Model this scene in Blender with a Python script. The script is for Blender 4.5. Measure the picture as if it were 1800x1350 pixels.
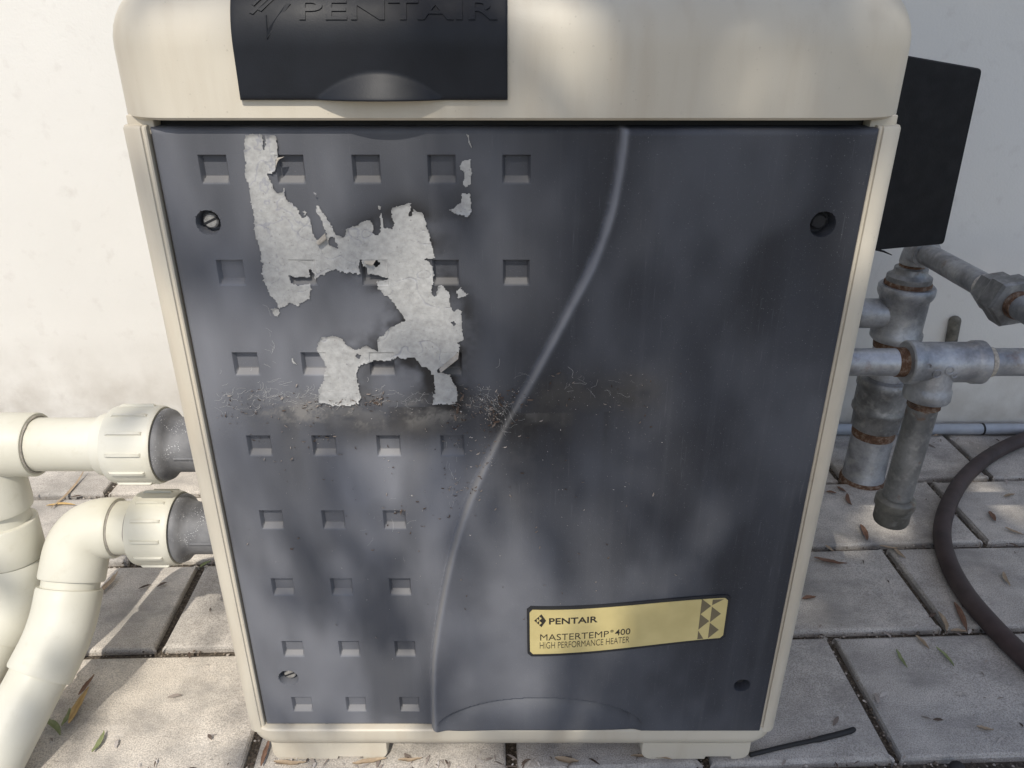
import bpy, bmesh, math, random
import numpy as np
from mathutils import Vector, Matrix

random.seed(7); RNG = np.random.default_rng(7)
R = math.radians
for o in list(bpy.data.objects): bpy.data.objects.remove(o)
scene = bpy.context.scene
col = scene.collection

# ------------------------------------------------------------------ camera
CAM = (0.0, -0.6, 0.768); PITCH = 25.8; FPX = 1352.0
cd = bpy.data.cameras.new('camera'); cam = bpy.data.objects.new('camera', cd); col.objects.link(cam)
cam.location = CAM; cam.rotation_euler = (R(90 - PITCH), 0, 0)
cd.sensor_width = 36; cd.lens = 36 * FPX / 1800; cd.clip_start = 0.02; cd.clip_end = 500
scene.camera = cam
# ------------------------------------------------------------------ light
SUN = Vector((0.10, 0.80, -1.0)).normalized()          # direction the light travels
elev = math.asin(-SUN.z); az = math.atan2(-SUN.x, -SUN.y)
w = bpy.data.worlds.new('World'); scene.world = w; w.use_nodes = True
nt = w.node_tree
sky = nt.nodes.new('ShaderNodeTexSky'); sky.sky_type = 'NISHITA'; sky.sun_disc = False
sky.sun_elevation = elev; sky.sun_rotation = az; sky.dust_density = 1.6
nt.nodes['Background'].inputs['Strength'].default_value = 0.15
nt.links.new(sky.outputs[0], nt.nodes['Background'].inputs[0])
sl = bpy.data.lights.new('sun', 'SUN'); sl.energy = 3.3; sl.angle = R(0.5); sl.color = (1, 0.945, 0.85)
sun = bpy.data.objects.new('sun', sl); col.objects.link(sun)
sun.rotation_euler = SUN.to_track_quat('-Z', 'Y').to_euler(); sun.location = (-2, -4, 6)
vs = scene.view_settings; vs.view_transform = 'Standard'; vs.look = 'None'; vs.gamma = 1; vs.use_curve_mapping = False
vs.exposure = 0.17

# ------------------------------------------------------------------ measuring helpers (photo pixels -> metres on real planes)
cp, sp = math.cos(R(PITCH)), math.sin(R(PITCH))
def ray(px, py):
    u = (px - 900) / FPX; v = (675 - py) / FPX
    return Vector((u, cp + v * sp, -sp + v * cp))
def onY(px, py, Y):
    d = ray(px, py); t = (Y - CAM[1]) / d.y
    return Vector(CAM) + d * t
def onZ(px, py, Z=0.0):
    d = ray(px, py); t = (Z - CAM[2]) / d.z
    return Vector(CAM) + d * t

# ------------------------------------------------------------------ numpy noise
_tab = RNG.random((256, 256))
def vnoise(x, y):
    xi = np.floor(x).astype(int); yi = np.floor(y).astype(int); fx = x - xi; fy = y - yi
    fx = fx * fx * (3 - 2 * fx); fy = fy * fy * (3 - 2 * fy)
    a = _tab[xi % 256, yi % 256]; b = _tab[(xi + 1) % 256, yi % 256]
    c = _tab[xi % 256, (yi + 1) % 256]; d = _tab[(xi + 1) % 256, (yi + 1) % 256]
    return (a * (1 - fx) + b * fx) * (1 - fy) + (c * (1 - fx) + d * fx) * fy
def fbm(x, y, o=4, g=0.5):
    s = 0; a = 1; t = 0
    for i in range(o):
        s = s + a * vnoise(x * 2 ** i + 17.3 * i, y * 2 ** i + 9.1 * i); t += a; a *= g
    return s / t
def sstep(a, b, x):
    t = np.clip((x - a) / (b - a), 0, 1); return t * t * (3 - 2 * t)

# ------------------------------------------------------------------ materials
class NT:
    def __init__(s, name):
        s.m = bpy.data.materials.new(name); s.m.use_nodes = True; s.t = s.m.node_tree
        s.b = s.t.nodes['Principled BSDF']
    def n(s, typ, **kw):
        nd = s.t.nodes.new('ShaderNode' + typ)
        for k, v in kw.items():
            if k in nd.inputs.keys(): nd.inputs[k].default_value = v
            else: setattr(nd, k, v)
        return nd
    def l(s, a, b): s.t.links.new(a, b)
    def coord(s, kind='Object', scale=(1, 1, 1)):
        tc = s.n('TexCoord'); mp = s.n('Mapping'); mp.inputs['Scale'].default_value = scale
        s.l(tc.outputs[kind], mp.inputs[0]); return mp.outputs[0]
    def pos(s, scale=(1, 1, 1)):
        g = s.n('NewGeometry'); mp = s.n('Mapping'); mp.inputs['Scale'].default_value = scale
        s.l(g.outputs['Position'], mp.inputs[0]); return mp.outputs[0]
    def noise(s, vec, scale, detail=4, rough=0.55):
        n = s.n('TexNoise'); n.inputs['Scale'].default_value = scale; n.inputs['Detail'].default_value = detail
        n.inputs['Roughness'].default_value = rough; s.l(vec, n.inputs['Vector']); return n.outputs[0]
    def ramp(s, fac, stops):
        r = s.n('ValToRGB'); e = r.color_ramp.elements
        while len(e) < len(stops): e.new(0.5)
        for el, (p, c) in zip(e, stops):
            el.position = p; el.color = (c, c, c, 1) if isinstance(c, (int, float)) else (*c, 1)
        s.l(fac, r.inputs[0]); return r.outputs[0]
    def mix(s, fac, a, b, mode='MIX'):
        m = s.n('MixRGB', blend_type=mode)
        for i, v in ((0, fac), (1, a), (2, b)):
            if isinstance(v, (int, float)): m.inputs[i].default_value = v if i == 0 else (v, v, v, 1)
            elif isinstance(v, tuple): m.inputs[i].default_value = (*v, 1)
            else: s.l(v, m.inputs[i])
        return m.outputs[0]
    def bump(s, h, strength=0.3, dist=0.001, prev=None):
        b = s.n('Bump'); b.inputs['Strength'].default_value = strength; b.inputs['Distance'].default_value = dist
        s.l(h, b.inputs['Height'])
        if prev is not None: s.l(prev, b.inputs['Normal'])
        return b.outputs[0]
    def attr(s, name):
        a = s.n('Attribute'); a.attribute_name = name; return a.outputs['Fac']
    def fin(s, color=None, rough=None, normal=None, metal=None, spec=None):
        for k, v in (('Base Color', color), ('Roughness', rough), ('Normal', normal), ('Metallic', metal), ('Specular IOR Level', spec)):
            if v is None: continue
            if isinstance(v, (int, float)): s.b.inputs[k].default_value = v
            elif isinstance(v, tuple): s.b.inputs[k].default_value = (*v, 1)
            else: s.l(v, s.b.inputs[k])
        return s.m

def m_simple(name, c, rough=0.5, var=0.15, scale=40, bump=0.15, bscale=300, metal=0.0, dirt=None, spec=0.5):
    k = NT(name); p = k.pos()
    n1 = k.noise(p, scale); lo = tuple(x * (1 - var) for x in c); hi = tuple(min(1, x * (1 + var)) for x in c)
    cc = k.ramp(n1, [(0.3, lo), (0.7, hi)])
    if dirt:
        n2 = k.noise(p, 9, 6); cc = k.mix(k.ramp(n2, [(0.5, 0.0), (0.75, dirt[1])]), cc, dirt[0])
    nb = k.bump(k.noise(p, bscale, 3), bump, 0.0006)
    rr = k.ramp(k.noise(p, scale * 0.6), [(0.3, max(0.02, rough - 0.08)), (0.7, min(1, rough + 0.08))])
    return k.fin(cc, rr, nb, metal, spec)

def m_stucco():
    k = NT('white_stucco'); p = k.pos()
    c = k.ramp(k.noise(p, 2.2, 6), [(0.3, (0.68, 0.662, 0.62)), (0.7, (0.74, 0.722, 0.68))])
    st = k.ramp(k.noise(p, 26, 6, 0.6), [(0.58, 0.0), (0.78, 0.4)])
    c = k.mix(st, c, (0.5, 0.46, 0.42))
    # splash-back grime close to the paving
    sep = k.n('SeparateXYZ'); g = k.n('NewGeometry'); k.l(g.outputs['Position'], sep.inputs[0])
    low = k.ramp(sep.outputs['Z'], [(0.0, 0.8), (0.22, 0.0)])
    gm = k.mix(1.0, low, k.ramp(k.noise(p, 14, 6), [(0.35, 0.2), (0.7, 1.0)]), 'MULTIPLY')
    c = k.mix(gm, c, (0.36, 0.32, 0.27))
    b1 = k.bump(k.noise(p, 14, 4), 0.2, 0.004); b2 = k.bump(k.noise(p, 300, 4), 0.35, 0.0012, b1)
    return k.fin(c, 0.85, b2)

def m_paver():
    k = NT('concrete_paver'); p = k.pos()
    oi = k.n('ObjectInfo')
    c = k.ramp(k.noise(p, 17, 7, 0.65), [(0.3, (0.40, 0.37, 0.33)), (0.5, (0.505, 0.470, 0.42)), (0.7, (0.60, 0.56, 0.50))])
    tint = k.ramp(oi.outputs['Random'], [(0.0, (0.80, 0.80, 0.82)), (1.0, (1.06, 1.03, 0.99))])
    c = k.mix(1.0, c, tint, 'MULTIPLY')
    sp_ = k.ramp(k.noise(p, 620, 2), [(0.36, 0.62), (0.5, 1.0), (0.66, 1.28)])
    c = k.mix(0.8, c, sp_, 'MULTIPLY')
    wt = k.ramp(k.noise(p, 13, 5), [(0.58, 0.0), (0.75, 0.45)]); c = k.mix(wt, c, (0.64, 0.60, 0.55))
    dk = k.ramp(k.noise(k.pos((1, 1.7, 1)), 8, 7, 0.65), [(0.47, 0.0), (0.66, 0.7)]); c = k.mix(dk, c, (0.225, 0.212, 0.195))
    b1 = k.bump(k.noise(p, 700, 3), 0.5, 0.0012); b2 = k.bump(k.noise(p, 90, 4), 0.3, 0.003, b1)
    return k.fin(c, 0.9, b2, spec=0.25)

def m_soil():
    k = NT('joint_sand'); p = k.pos()
    c = k.ramp(k.noise(p, 260, 4), [(0.3, (0.035, 0.028, 0.022)), (0.55, (0.10, 0.08, 0.06)), (0.75, (0.22, 0.19, 0.15))])
    return k.fin(c, 0.95, k.bump(k.noise(p, 500, 4), 0.9, 0.003))

def m_panel():
    k = NT('slate_plastic'); p = k.pos()
    base = (0.028, 0.0295, 0.035)
    streak = k.noise(k.pos((26, 26, 3.2)), 1.0, 4, 0.5); blot = k.noise(k.pos((1, 1, 0.6)), 9, 5, 0.55)
    c = k.mix(k.ramp(streak, [(0.35, 0.0), (0.75, 0.6)]), base, (0.050, 0.053, 0.063))
    c = k.mix(k.ramp(blot, [(0.40, 0.0), (0.72, 0.6)]), c, (0.060, 0.0635, 0.076))
    c = k.mix(k.attr('fade_and_light'), c, (0.214, 0.219, 0.241))
    c = k.mix(k.attr('soil'), c, (0.022, 0.020, 0.019))
    c = k.mix(k.attr('dust_and_light'), c, (0.25, 0.235, 0.215))
    spk = k.ramp(k.noise(p, 900, 2), [(0.69, 0.0), (0.75, 0.5)]); c = k.mix(spk, c, (0.26, 0.26, 0.26))
    wet = k.noise(k.pos((90, 90, 2.2)), 1.0, 3); c = k.mix(k.ramp(wet, [(0.54, 0.0), (0.76, 0.11)]), c, (0.15, 0.15, 0.158))
    scr = k.noise(k.pos((500, 500, 26)), 1.0, 2); c = k.mix(k.ramp(scr, [(0.68, 0.0), (0.76, 0.12)]), c, (0.2, 0.2, 0.215))
    b1 = k.bump(k.noise(p, 1100, 2), 0.35, 0.0005); b2 = k.bump(k.noise(p, 30, 3), 0.12, 0.003, b1)
    r = k.ramp(blot, [(0.3, 0.48), (0.7, 0.62)])
    return k.fin(c, r, b2, spec=0.30)

def m_paper():
    k = NT('torn_sticker_paper'); p = k.pos()
    c = k.ramp(k.noise(p, 160, 5, 0.65), [(0.3, (0.31, 0.306, 0.298)), (0.5, (0.38, 0.376, 0.365)), (0.72, (0.45, 0.446, 0.433))])
    c = k.mix(k.ramp(k.noise(p, 34, 5), [(0.6, 0.0), (0.76, 0.45)]), c, (0.30, 0.285, 0.27))
    c = k.mix(k.attr('bruise'), c, (0.22, 0.225, 0.27))
    c = k.mix(k.ramp(k.noise(p, 420, 2), [(0.68, 0.0), (0.74, 0.6)]), c, (0.16, 0.15, 0.15))
    return k.fin(c, 0.9, k.bump(k.noise(p, 500, 5, 0.7), 0.45, 0.001), spec=0.2)

def m_galv(name, c=(0.40, 0.41, 0.43), rust=0.35):
    k = NT(name); p = k.pos()
    v = k.n('TexVoronoi'); v.inputs['Scale'].default_value = 330; k.l(p, v.inputs['Vector'])
    sp_ = k.ramp(v.outputs['Color'], [(0.1, 0.90), (0.9, 1.06)])
    cc = k.mix(1.0, k.ramp(k.noise(p, 22, 6), [(0.36, tuple(x * 0.5 for x in c)), (0.62, c)]), sp_, 'MULTIPLY')
    cc = k.mix(k.ramp(k.noise(p, 70, 5), [(0.52, 0.0), (0.75, 0.5)]), cc, (0.52, 0.51, 0.48))
    cc = k.mix(k.ramp(k.noise(p, 33, 7, 0.7), [(0.6, 0.0), (0.7, rust)]), cc, (0.16, 0.075, 0.03))
    return k.fin(cc, k.ramp(k.noise(p, 50, 4), [(0.3, 0.34), (0.7, 0.62)]), k.bump(k.noise(p, 240, 4), 0.4, 0.001), 0.6)

def m_rust(name='rusty_thread'):
    k = NT(name); p = k.pos()
    c = k.ramp(k.noise(p, 130, 6, 0.7), [(0.3, (0.05, 0.025, 0.015)), (0.5, (0.13, 0.068, 0.038)), (0.7, (0.30, 0.25, 0.20))])
    return k.fin(c, 0.9, k.bump(k.noise(p, 300, 4), 0.8, 0.002))

def m_pvc():
    k = NT('aged_white_pvc'); p = k.pos()
    c = k.ramp(k.noise(p, 11, 4), [(0.3, (0.55, 0.525, 0.43)), (0.7, (0.62, 0.60, 0.52))])
    c = k.mix(k.ramp(k.noise(p, 60, 6, 0.65), [(0.58, 0.0), (0.75, 0.3)]), c, (0.45, 0.41, 0.30))
    return k.fin(c, 0.5, k.bump(k.noise(p, 160, 3), 0.12, 0.001), spec=0.45)

def m_overspray():
    k = NT('grey_sprayed_pipe'); p = k.pos()
    c = k.ramp(k.noise(p, 24, 4), [(0.35, (0.085, 0.085, 0.09)), (0.7, (0.21, 0.21, 0.215))])
    v = k.n('TexVoronoi'); v.inputs['Scale'].default_value = 520; k.l(p, v.inputs['Vector'])
    d = k.mix(1.0, k.ramp(v.outputs['Distance'], [(0.16, 1.0), (0.30, 0.0)]), k.ramp(k.noise(p, 60, 3), [(0.5, 0.0), (0.66, 0.8)]), 'MULTIPLY')
    c = k.mix(d, c, (0.62, 0.62, 0.62))
    return k.fin(c, 0.6, k.bump(k.noise(p, 500, 2), 0.35, 0.0008), 0.0)

def m_gold():
    k = NT('gold_foil'); p = k.pos()
    c = k.ramp(k.noise(p, 30, 3), [(0.3, (0.56, 0.455, 0.20)), (0.7, (0.66, 0.545, 0.25))])
    return k.fin(c, 0.33, k.bump(k.noise(p, 200, 2), 0.08, 0.0004), 0.12)

def m_cream():
    k = NT('cream_plastic'); p = k.pos()
    c = k.ramp(k.noise(p, 6, 4), [(0.3, (0.535, 0.48, 0.385)), (0.7, (0.59, 0.54, 0.445))])
    c = k.mix(k.ramp(k.noise(k.pos((30, 30, 4)), 1.0, 5), [(0.50, 0.0), (0.74, 0.40)]), c, (0.40, 0.32, 0.225))
    c = k.mix(k.ramp(k.noise(p, 330, 2), [(0.7, 0.0), (0.76, 0.35)]), c, (0.3, 0.26, 0.2))
    b = k.bump(k.noise(p, 900, 2), 0.18, 0.0004)
    return k.fin(c, 0.46, b, spec=0.4)

def m_varied(name, attr, stops, rough=0.8, bump=0.3):
    k = NT(name); c = k.ramp(k.attr(attr), stops)
    return k.fin(c, rough, k.bump(k.noise(k.pos(), 250, 3), bump, 0.001), spec=0.2)

def m_leaf(name, a, b, vein):
    k = NT(name); p = k.coord()
    c = k.ramp(k.noise(p, 90, 4), [(0.3, a), (0.7, b)])
    st = k.n('TexWave'); st.inputs['Scale'].default_value = 60; st.bands_direction = 'Y'; st.inputs['Distortion'].default_value = 2; k.l(p, st.inputs['Vector'])
    c = k.mix(k.ramp(st.outputs[0], [(0.5, 0.0), (1.0, 0.35)]), c, vein)
    return k.fin(c, 0.75, k.bump(st.outputs[0], 0.3, 0.0005), spec=0.25)

M = dict(
    stucco=m_stucco(), paver=m_paver(), soil=m_soil(), panel=m_panel(), paper=m_paper(), cream=m_cream(), pvc=m_pvc(), spray=m_overspray(),
    galv=m_galv('galvanised_steel', (0.44, 0.447, 0.465)), galvdark=m_galv('weathered_galvanised', (0.29, 0.29, 0.288), 0.7), rust=m_rust(), gold=m_gold(),
    cover=m_simple('black_gloss_plastic', (0.009, 0.0105, 0.0145), 0.5, 0.2, 30, 0.12, 900, spec=0.28),
    blackgap=m_simple('dark_inner_plastic', (0.016, 0.016, 0.018), 0.7),
    hood=m_simple('black_painted_metal', (0.008, 0.008, 0.009), 0.62, 0.3, 60, 0.25, 500, spec=0.3),
    ink=m_simple('black_ink', (0.03, 0.025, 0.018), 0.5), brownink=m_simple('brown_ink', (0.15, 0.12, 0.07), 0.45),
    screw=m_simple('zinc_screw', (0.45, 0.44, 0.42), 0.4, 0.3, 200, 0.3, 500, 0.7),
    hose=m_simple('brown_rubber', (0.042, 0.027, 0.026), 0.6, 0.4, 30, 0.5, 260, dirt=((0.11, 0.09, 0.08), 0.5)),
    conduit=m_simple('grey_conduit', (0.36, 0.38, 0.41), 0.5, 0.2, 20, 0.2, 200, dirt=((0.12, 0.10, 0.09), 0.6)),
    rubber=m_simple('black_rubber', (0.014, 0.013, 0.013), 0.7), bark=m_simple('tree_bark', (0.14, 0.11, 0.085), 0.9, 0.4, 12, 0.9, 60),
    tape=m_simple('thread_tape', (0.62, 0.58, 0.52), 0.7, 0.3, 300, 0.5, 500),
    capm=m_galv('dull_cap_steel', (0.25, 0.24, 0.21), 0.5), olive=m_simple('mossy_metal', (0.135, 0.125, 0.10), 0.85, 0.5, 70, 0.6, 200),
    curl=m_simple('sticker_backing', (0.34, 0.31, 0.27), 0.85, 0.25, 120, 0.5, 300),
    bits=m_varied('dead_leaf_crumbs', 'tone', [(0.0, (0.035, 0.020, 0.014)), (0.35, (0.10, 0.072, 0.056)), (0.6, (0.27, 0.23, 0.20)), (1.0, (0.58, 0.54, 0.5))]),
    web=m_simple('cobweb_silk', (0.50, 0.49, 0.47), 0.8), grit=m_varied('joint_grit', 'tone', [(0, (0.05, 0.04, 0.03)), (0.5, (0.22, 0.18, 0.14)), (1, (0.5, 0.45, 0.4))]),
    leaf_tan=m_leaf('dry_tan_leaf', (0.27, 0.20, 0.135), (0.42, 0.33, 0.23), (0.19, 0.13, 0.08)),
    leaf_rust=m_leaf('dry_rust_leaf', (0.14, 0.075, 0.05), (0.25, 0.15, 0.10), (0.09, 0.05, 0.035)),
    leaf_gold=m_leaf('dry_golden_leaf', (0.40, 0.26, 0.10), (0.52, 0.37, 0.17), (0.25, 0.14, 0.06)),
    leaf_green=m_leaf('fresh_green_leaf', (0.17, 0.20, 0.09), (0.28, 0.30, 0.15), (0.11, 0.14, 0.06)),
    leaf_live=m_leaf('live_leaf', (0.04, 0.075, 0.025), (0.08, 0.12, 0.04), (0.03, 0.06, 0.02)),
)

# ------------------------------------------------------------------ mesh helpers
class MB:
    def __init__(s): s.v = []; s.f = []
    def add(s, vs, fs):
        o = len(s.v); s.v += [tuple(p) for p in vs]; s.f += [tuple(i + o for i in f) for f in fs]; return s
    def box(s, x0, x1, y0, y1, z0, z1, b=0.0):
        if b <= 0:
            vs = [(x, y, z) for z in (z0, z1) for y in (y0, y1) for x in (x0, x1)]
            return s.add(vs, [(0, 2, 3, 1), (4, 5, 7, 6), (0, 1, 5, 4), (2, 6, 7, 3), (0, 4, 6, 2), (1, 3, 7, 5)])
        bm = bmesh.new(); bmesh.ops.create_cube(bm, size=1)
        for v in bm.verts: v.co = ((x0 + x1) / 2 + v.co.x * (x1 - x0), (y0 + y1) / 2 + v.co.y * (y1 - y0), (z0 + z1) / 2 + v.co.z * (z1 - z0))
        bmesh.ops.bevel(bm, geom=bm.edges[:], offset=b, segments=3, affect='EDGES', profile=0.5)
        bm.verts.index_update(); s.add([v.co[:] for v in bm.verts], [[v.index for v in f.verts] for f in bm.faces]); bm.free(); return s
    def tube(s, pts, rad, n=28, caps=True):
        pts = [Vector(p) for p in pts]; m = len(pts)
        if isinstance(rad, (int, float)): rad = [rad] * m
        up = None; rings = []
        for i, p in enumerate(pts):
            a = pts[max(i - 1, 0)]; b = pts[min(i + 1, m - 1)]
            t = (b - a)
            if t.length < 1e-9: t = Vector((0, 0, 1))
            t.normalize()
            if up is None:
                up = t.orthogonal().normalized()
            up = (up - t * up.dot(t)).normalized(); q = t.cross(up)
            rings.append([p + (up * math.cos(k * math.tau / n) + q * math.sin(k * math.tau / n)) * rad[i] for k in range(n)])
        vs = [v for r_ in rings for v in r_]
        fs = [(i * n + k, i * n + (k + 1) % n, (i + 1) * n + (k + 1) % n, (i + 1) * n + k) for i in range(m - 1) for k in range(n)]
        if caps: fs += [tuple(range(n - 1, -1, -1)), tuple((m - 1) * n + k for k in range(n))]
        return s.add(vs, fs)
    def lathe(s, a, d, prof, n=36):
        """prof: (distance along axis, radius) list, starting at point a in direction d."""
        a = Vector(a); d = Vector(d).normalized(); u = d.orthogonal().normalized(); q = d.cross(u)
        m = len(prof); vs = []
        for t, r_ in prof:
            vs += [a + d * t + (u * math.cos(k * math.tau / n) + q * math.sin(k * math.tau / n)) * r_ for k in range(n)]
        fs = [(i * n + k, i * n + (k + 1) % n, (i + 1) * n + (k + 1) % n, (i + 1) * n + k) for i in range(m - 1) for k in range(n)]
        fs += [tuple(range(n - 1, -1, -1)), tuple((m - 1) * n + k for k in range(n))]
        return s.add(vs, fs)
    def rings(s, rs, cap0=True, cap1=True):
        n = len(rs[0]); vs = [p for r_ in rs for p in r_]; m = len(rs)
        fs = [(i * n + k, i * n + (k + 1) % n, (i + 1) * n + (k + 1) % n, (i + 1) * n + k) for i in range(m - 1) for k in range(n)]
        if cap0: fs.append(tuple(range(n - 1, -1, -1)))
        if cap1: fs.append(tuple((m - 1) * n + k for k in range(n)))
        return s.add(vs, fs)
    def build(s, name, mat, parent=None, smooth=True, angle=35, local=None):
        me = bpy.data.meshes.new(name); vs = s.v
        if local is not None: vs = [(x - local[0], y - local[1], z - local[2]) for x, y, z in vs]
        me.from_pydata(vs, [], s.f)
        bm = bmesh.new(); bm.from_mesh(me); bmesh.ops.recalc_face_normals(bm, faces=bm.faces); bm.to_mesh(me); bm.free()
        me.materials.append(mat)
        if smooth: me.shade_smooth(); me.set_sharp_from_angle(angle=R(angle))
        o = bpy.data.objects.new(name, me); col.objects.link(o)
        if local is not None: o.location = local
        if parent is not None:
            o.parent = parent
            o.matrix_parent_inverse = parent.matrix_world.inverted() if parent.type != 'EMPTY' else Matrix.Translation(-parent.location)
        return o

def tag(o, label=None, cat=None, group=None, kind=None):
    for k, v in (('label', label), ('category', cat), ('group', group), ('kind', kind)):
        if v: o[k] = v
    return o
def empty(name, loc, label, cat, group=None):
    o = bpy.data.objects.new(name, None); col.objects.link(o); o.location = loc; o.empty_display_size = 0.05
    return tag(o, label, cat, group)
def grid_mesh(name, P, mask, mat, parent, attrs=None, smooth=True):
    """P: (ny,nx,3) points, mask: (ny-1,nx-1) bool of kept cells."""
    ny, nx = P.shape[:2]; idx = np.arange(ny * nx).reshape(ny, nx)
    q = np.stack([idx[:-1, :-1], idx[:-1, 1:], idx[1:, 1:], idx[1:, :-1]], -1)
    q = q[mask] if mask is not None else q.reshape(-1, 4)
    used = np.unique(q); remap = -np.ones(ny * nx, int); remap[used] = np.arange(len(used)); q = remap[q]
    V = P.reshape(-1, 3)[used]
    me = bpy.data.meshes.new(name)
    me.vertices.add(len(V)); me.vertices.foreach_set('co', V.astype(np.float32).ravel())
    me.loops.add(q.size); me.loops.foreach_set('vertex_index', q.astype(np.int32).ravel())
    me.polygons.add(len(q)); me.polygons.foreach_set('loop_start', np.arange(0, q.size, 4, dtype=np.int32))
    me.update(calc_edges=True)
    if attrs:
        for k, a in attrs.items():
            at = me.attributes.new(k, 'FLOAT', 'POINT'); at.data.foreach_set('value', a.reshape(-1)[used].astype(np.float32))
    me.materials.append(mat)
    if smooth: me.shade_smooth(); me.set_sharp_from_angle(angle=R(38))
    o = bpy.data.objects.new(name, me); col.objects.link(o)
    if parent is not None:
        o.parent = parent
        if parent.type == 'EMPTY': o.matrix_parent_inverse = Matrix.Translation(-parent.location)
    return o

# =================================================================== SETTING
ROT = R(2.0)                                         # the paving runs two degrees off the wall
def pav(u, v):                                       # paving frame -> world
    return (u * math.cos(ROT) - v * math.sin(ROT), u * math.sin(ROT) + v * math.cos(ROT))
g = MB(); g.add([(-40, -40, -0.011), (40, -40, -0.011), (40, 40, -0.011), (-40, 40, -0.011)], [(0, 1, 2, 3)])
tag(g.build('ground', M['soil'], smooth=False), kind='structure')
pvm = MB(); pvm.add([(-4, -4, -0.018), (4, -4, -0.018), (4, 0.775, -0.018), (-4, 0.775, -0.018)], [(0, 1, 2, 3)])
pavement = tag(pvm.build('pavement', M['soil'], smooth=False), kind='structure')
def paver(u0, u1, v0, v1):
    gp = 0.0035; u0 += gp + random.uniform(-.0008, .001); u1 -= gp; v0 += gp; v1 -= gp + random.uniform(-.0008, .001)
    dz = random.uniform(-0.0015, 0.001); tx = random.uniform(-.0012, .0012); b = 0.004
    cu, cv = (u0 + u1) / 2, (v0 + v1) / 2
    rs = []
    for ins, z in ((0.0, -0.06), (0.0, -b), (b * 0.35, -b * 0.3), (b, 0.0)):
        ring = []
        for (su, sv) in ((-1, -1), (1, -1), (1, 1), (-1, 1)):
            hu = (u1 - u0) / 2 - ins; hv = (v1 - v0) / 2 - ins; c = 0.003
            for (au, av) in (((hu - c), hv), (hu, (hv - c))) if su * sv > 0 else ((hu, (hv - c)), ((hu - c), hv)):
                ring.append((su * au, sv * av, z + dz + tx * su))
        # slightly chipped edges
        rs.append([(x + random.uniform(-.0006, .0006), y + random.uniform(-.0006, .0006), z) for x, y, z in ring])
    m = MB(); m.rings(rs, cap0=False)
    wx, wy = pav(cu, cv)
    o = m.build('paver', M['paver'], None, smooth=False)
    o.location = (wx, wy, 0.0); o.rotation_euler = (0, 0, ROT); o.parent = pavement
    return o
ROWS = [-1.33, -1.143, -0.956, -0.769, -0.582, -0.395, -0.205, -0.017, 0.185, 0.372, 0.56, 0.757]
def rowjoints(seed, fixed, lo=-1.75, hi=1.85):
    r_ = random.Random(seed); js = sorted(fixed); out = list(js)
    x = js[-1]
    while x < hi: x += r_.choice((0.23, 0.28, 0.33)); out.append(x)
    x = js[0]
    while x > lo: x -= r_.choice((0.23, 0.28, 0.33)); out.append(x)
    return sorted(out)
FIX = {6: [-0.56, -0.27, 0.02, 0.30, 0.62], 7: [-0.68, -0.30, 0.0, 0.22, 0.441, 0.72], 8: [-0.74, -0.468, -0.2, 0.05, 0.33, 0.606, 0.88], 9: [-0.86, -0.58, -0.3, 0.0, 0.27, 0.49, 0.777], 10: [-0.7, -0.42, 0.2, 0.62, 0.9]}
for i in range(len(ROWS) - 1):
    js = rowjoints(i, FIX.get(i, [random.uniform(-.1, .1)]))
    for a, b in zip(js[:-1], js[1:]):
        if b - a > 0.06: paver(a, b, ROWS[i], ROWS[i + 1])

wl = MB(); wl.box(-8, 8, 0.775, 0.93, -0.1, 2.3, 0.006)
wall = tag(wl.build('stucco_wall', M['stucco']), 'white painted stucco garden wall standing behind the pool heater', 'wall')

# =================================================================== POOL HEATER
heater = empty('pool_heater', (0, 0.28, 0), 'slate grey and cream pool heater with torn sticker on its front', 'pool heater')
PX0, PX1, PZ0, PZ1 = -0.2715, 0.2715, 0.0596, 0.6906
curve_px = [(1093, 205), (1089, 240), (1084, 290), (1074, 345), (1060, 400), (1040, 455), (1016, 502), (985, 560), (955, 617), (921, 680), (880, 750), (850, 808), (826, 860), (806, 915), (790, 970), (775, 1040), (765, 1095), (758, 1150), (757, 1210), (759, 1290)]
_c = [onY(x, y, -0.004) for x, y in curve_px]; CZ = np.array([p.z for p in _c])[::-1]; CX = np.array([p.x for p in _c])[::-1]
def curveX(z):
    return np.interp(z, CZ, CX)
_zz = np.linspace(0.03, 0.72, 400); _xx = np.interp(_zz, CZ, CX); _xx = np.convolve(np.pad(_xx, 12, 'edge'), np.ones(25) / 25, 'valid'); CZ, CX = _zz, _xx
COLS = [-0.2275, -0.169, -0.111, -0.0535, 0.0035]; RZ = [0.660, 0.578, 0.497, 0.416, 0.335, 0.254, 0.172, 0.092]; RN = [5, 5, 4, 4, 3, 3, 3, 3]
RECESS = [(COLS[j], RZ[i]) for i in range(8) for j in range(RN[i])]
HOLES = [(-0.239, 0.619, 0.0098), (-0.2375, 0.131, 0.0105), (0.241, 0.620, 0.0100), (0.242, 0.130, 0.0085)]
RH = 0.0108
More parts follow.
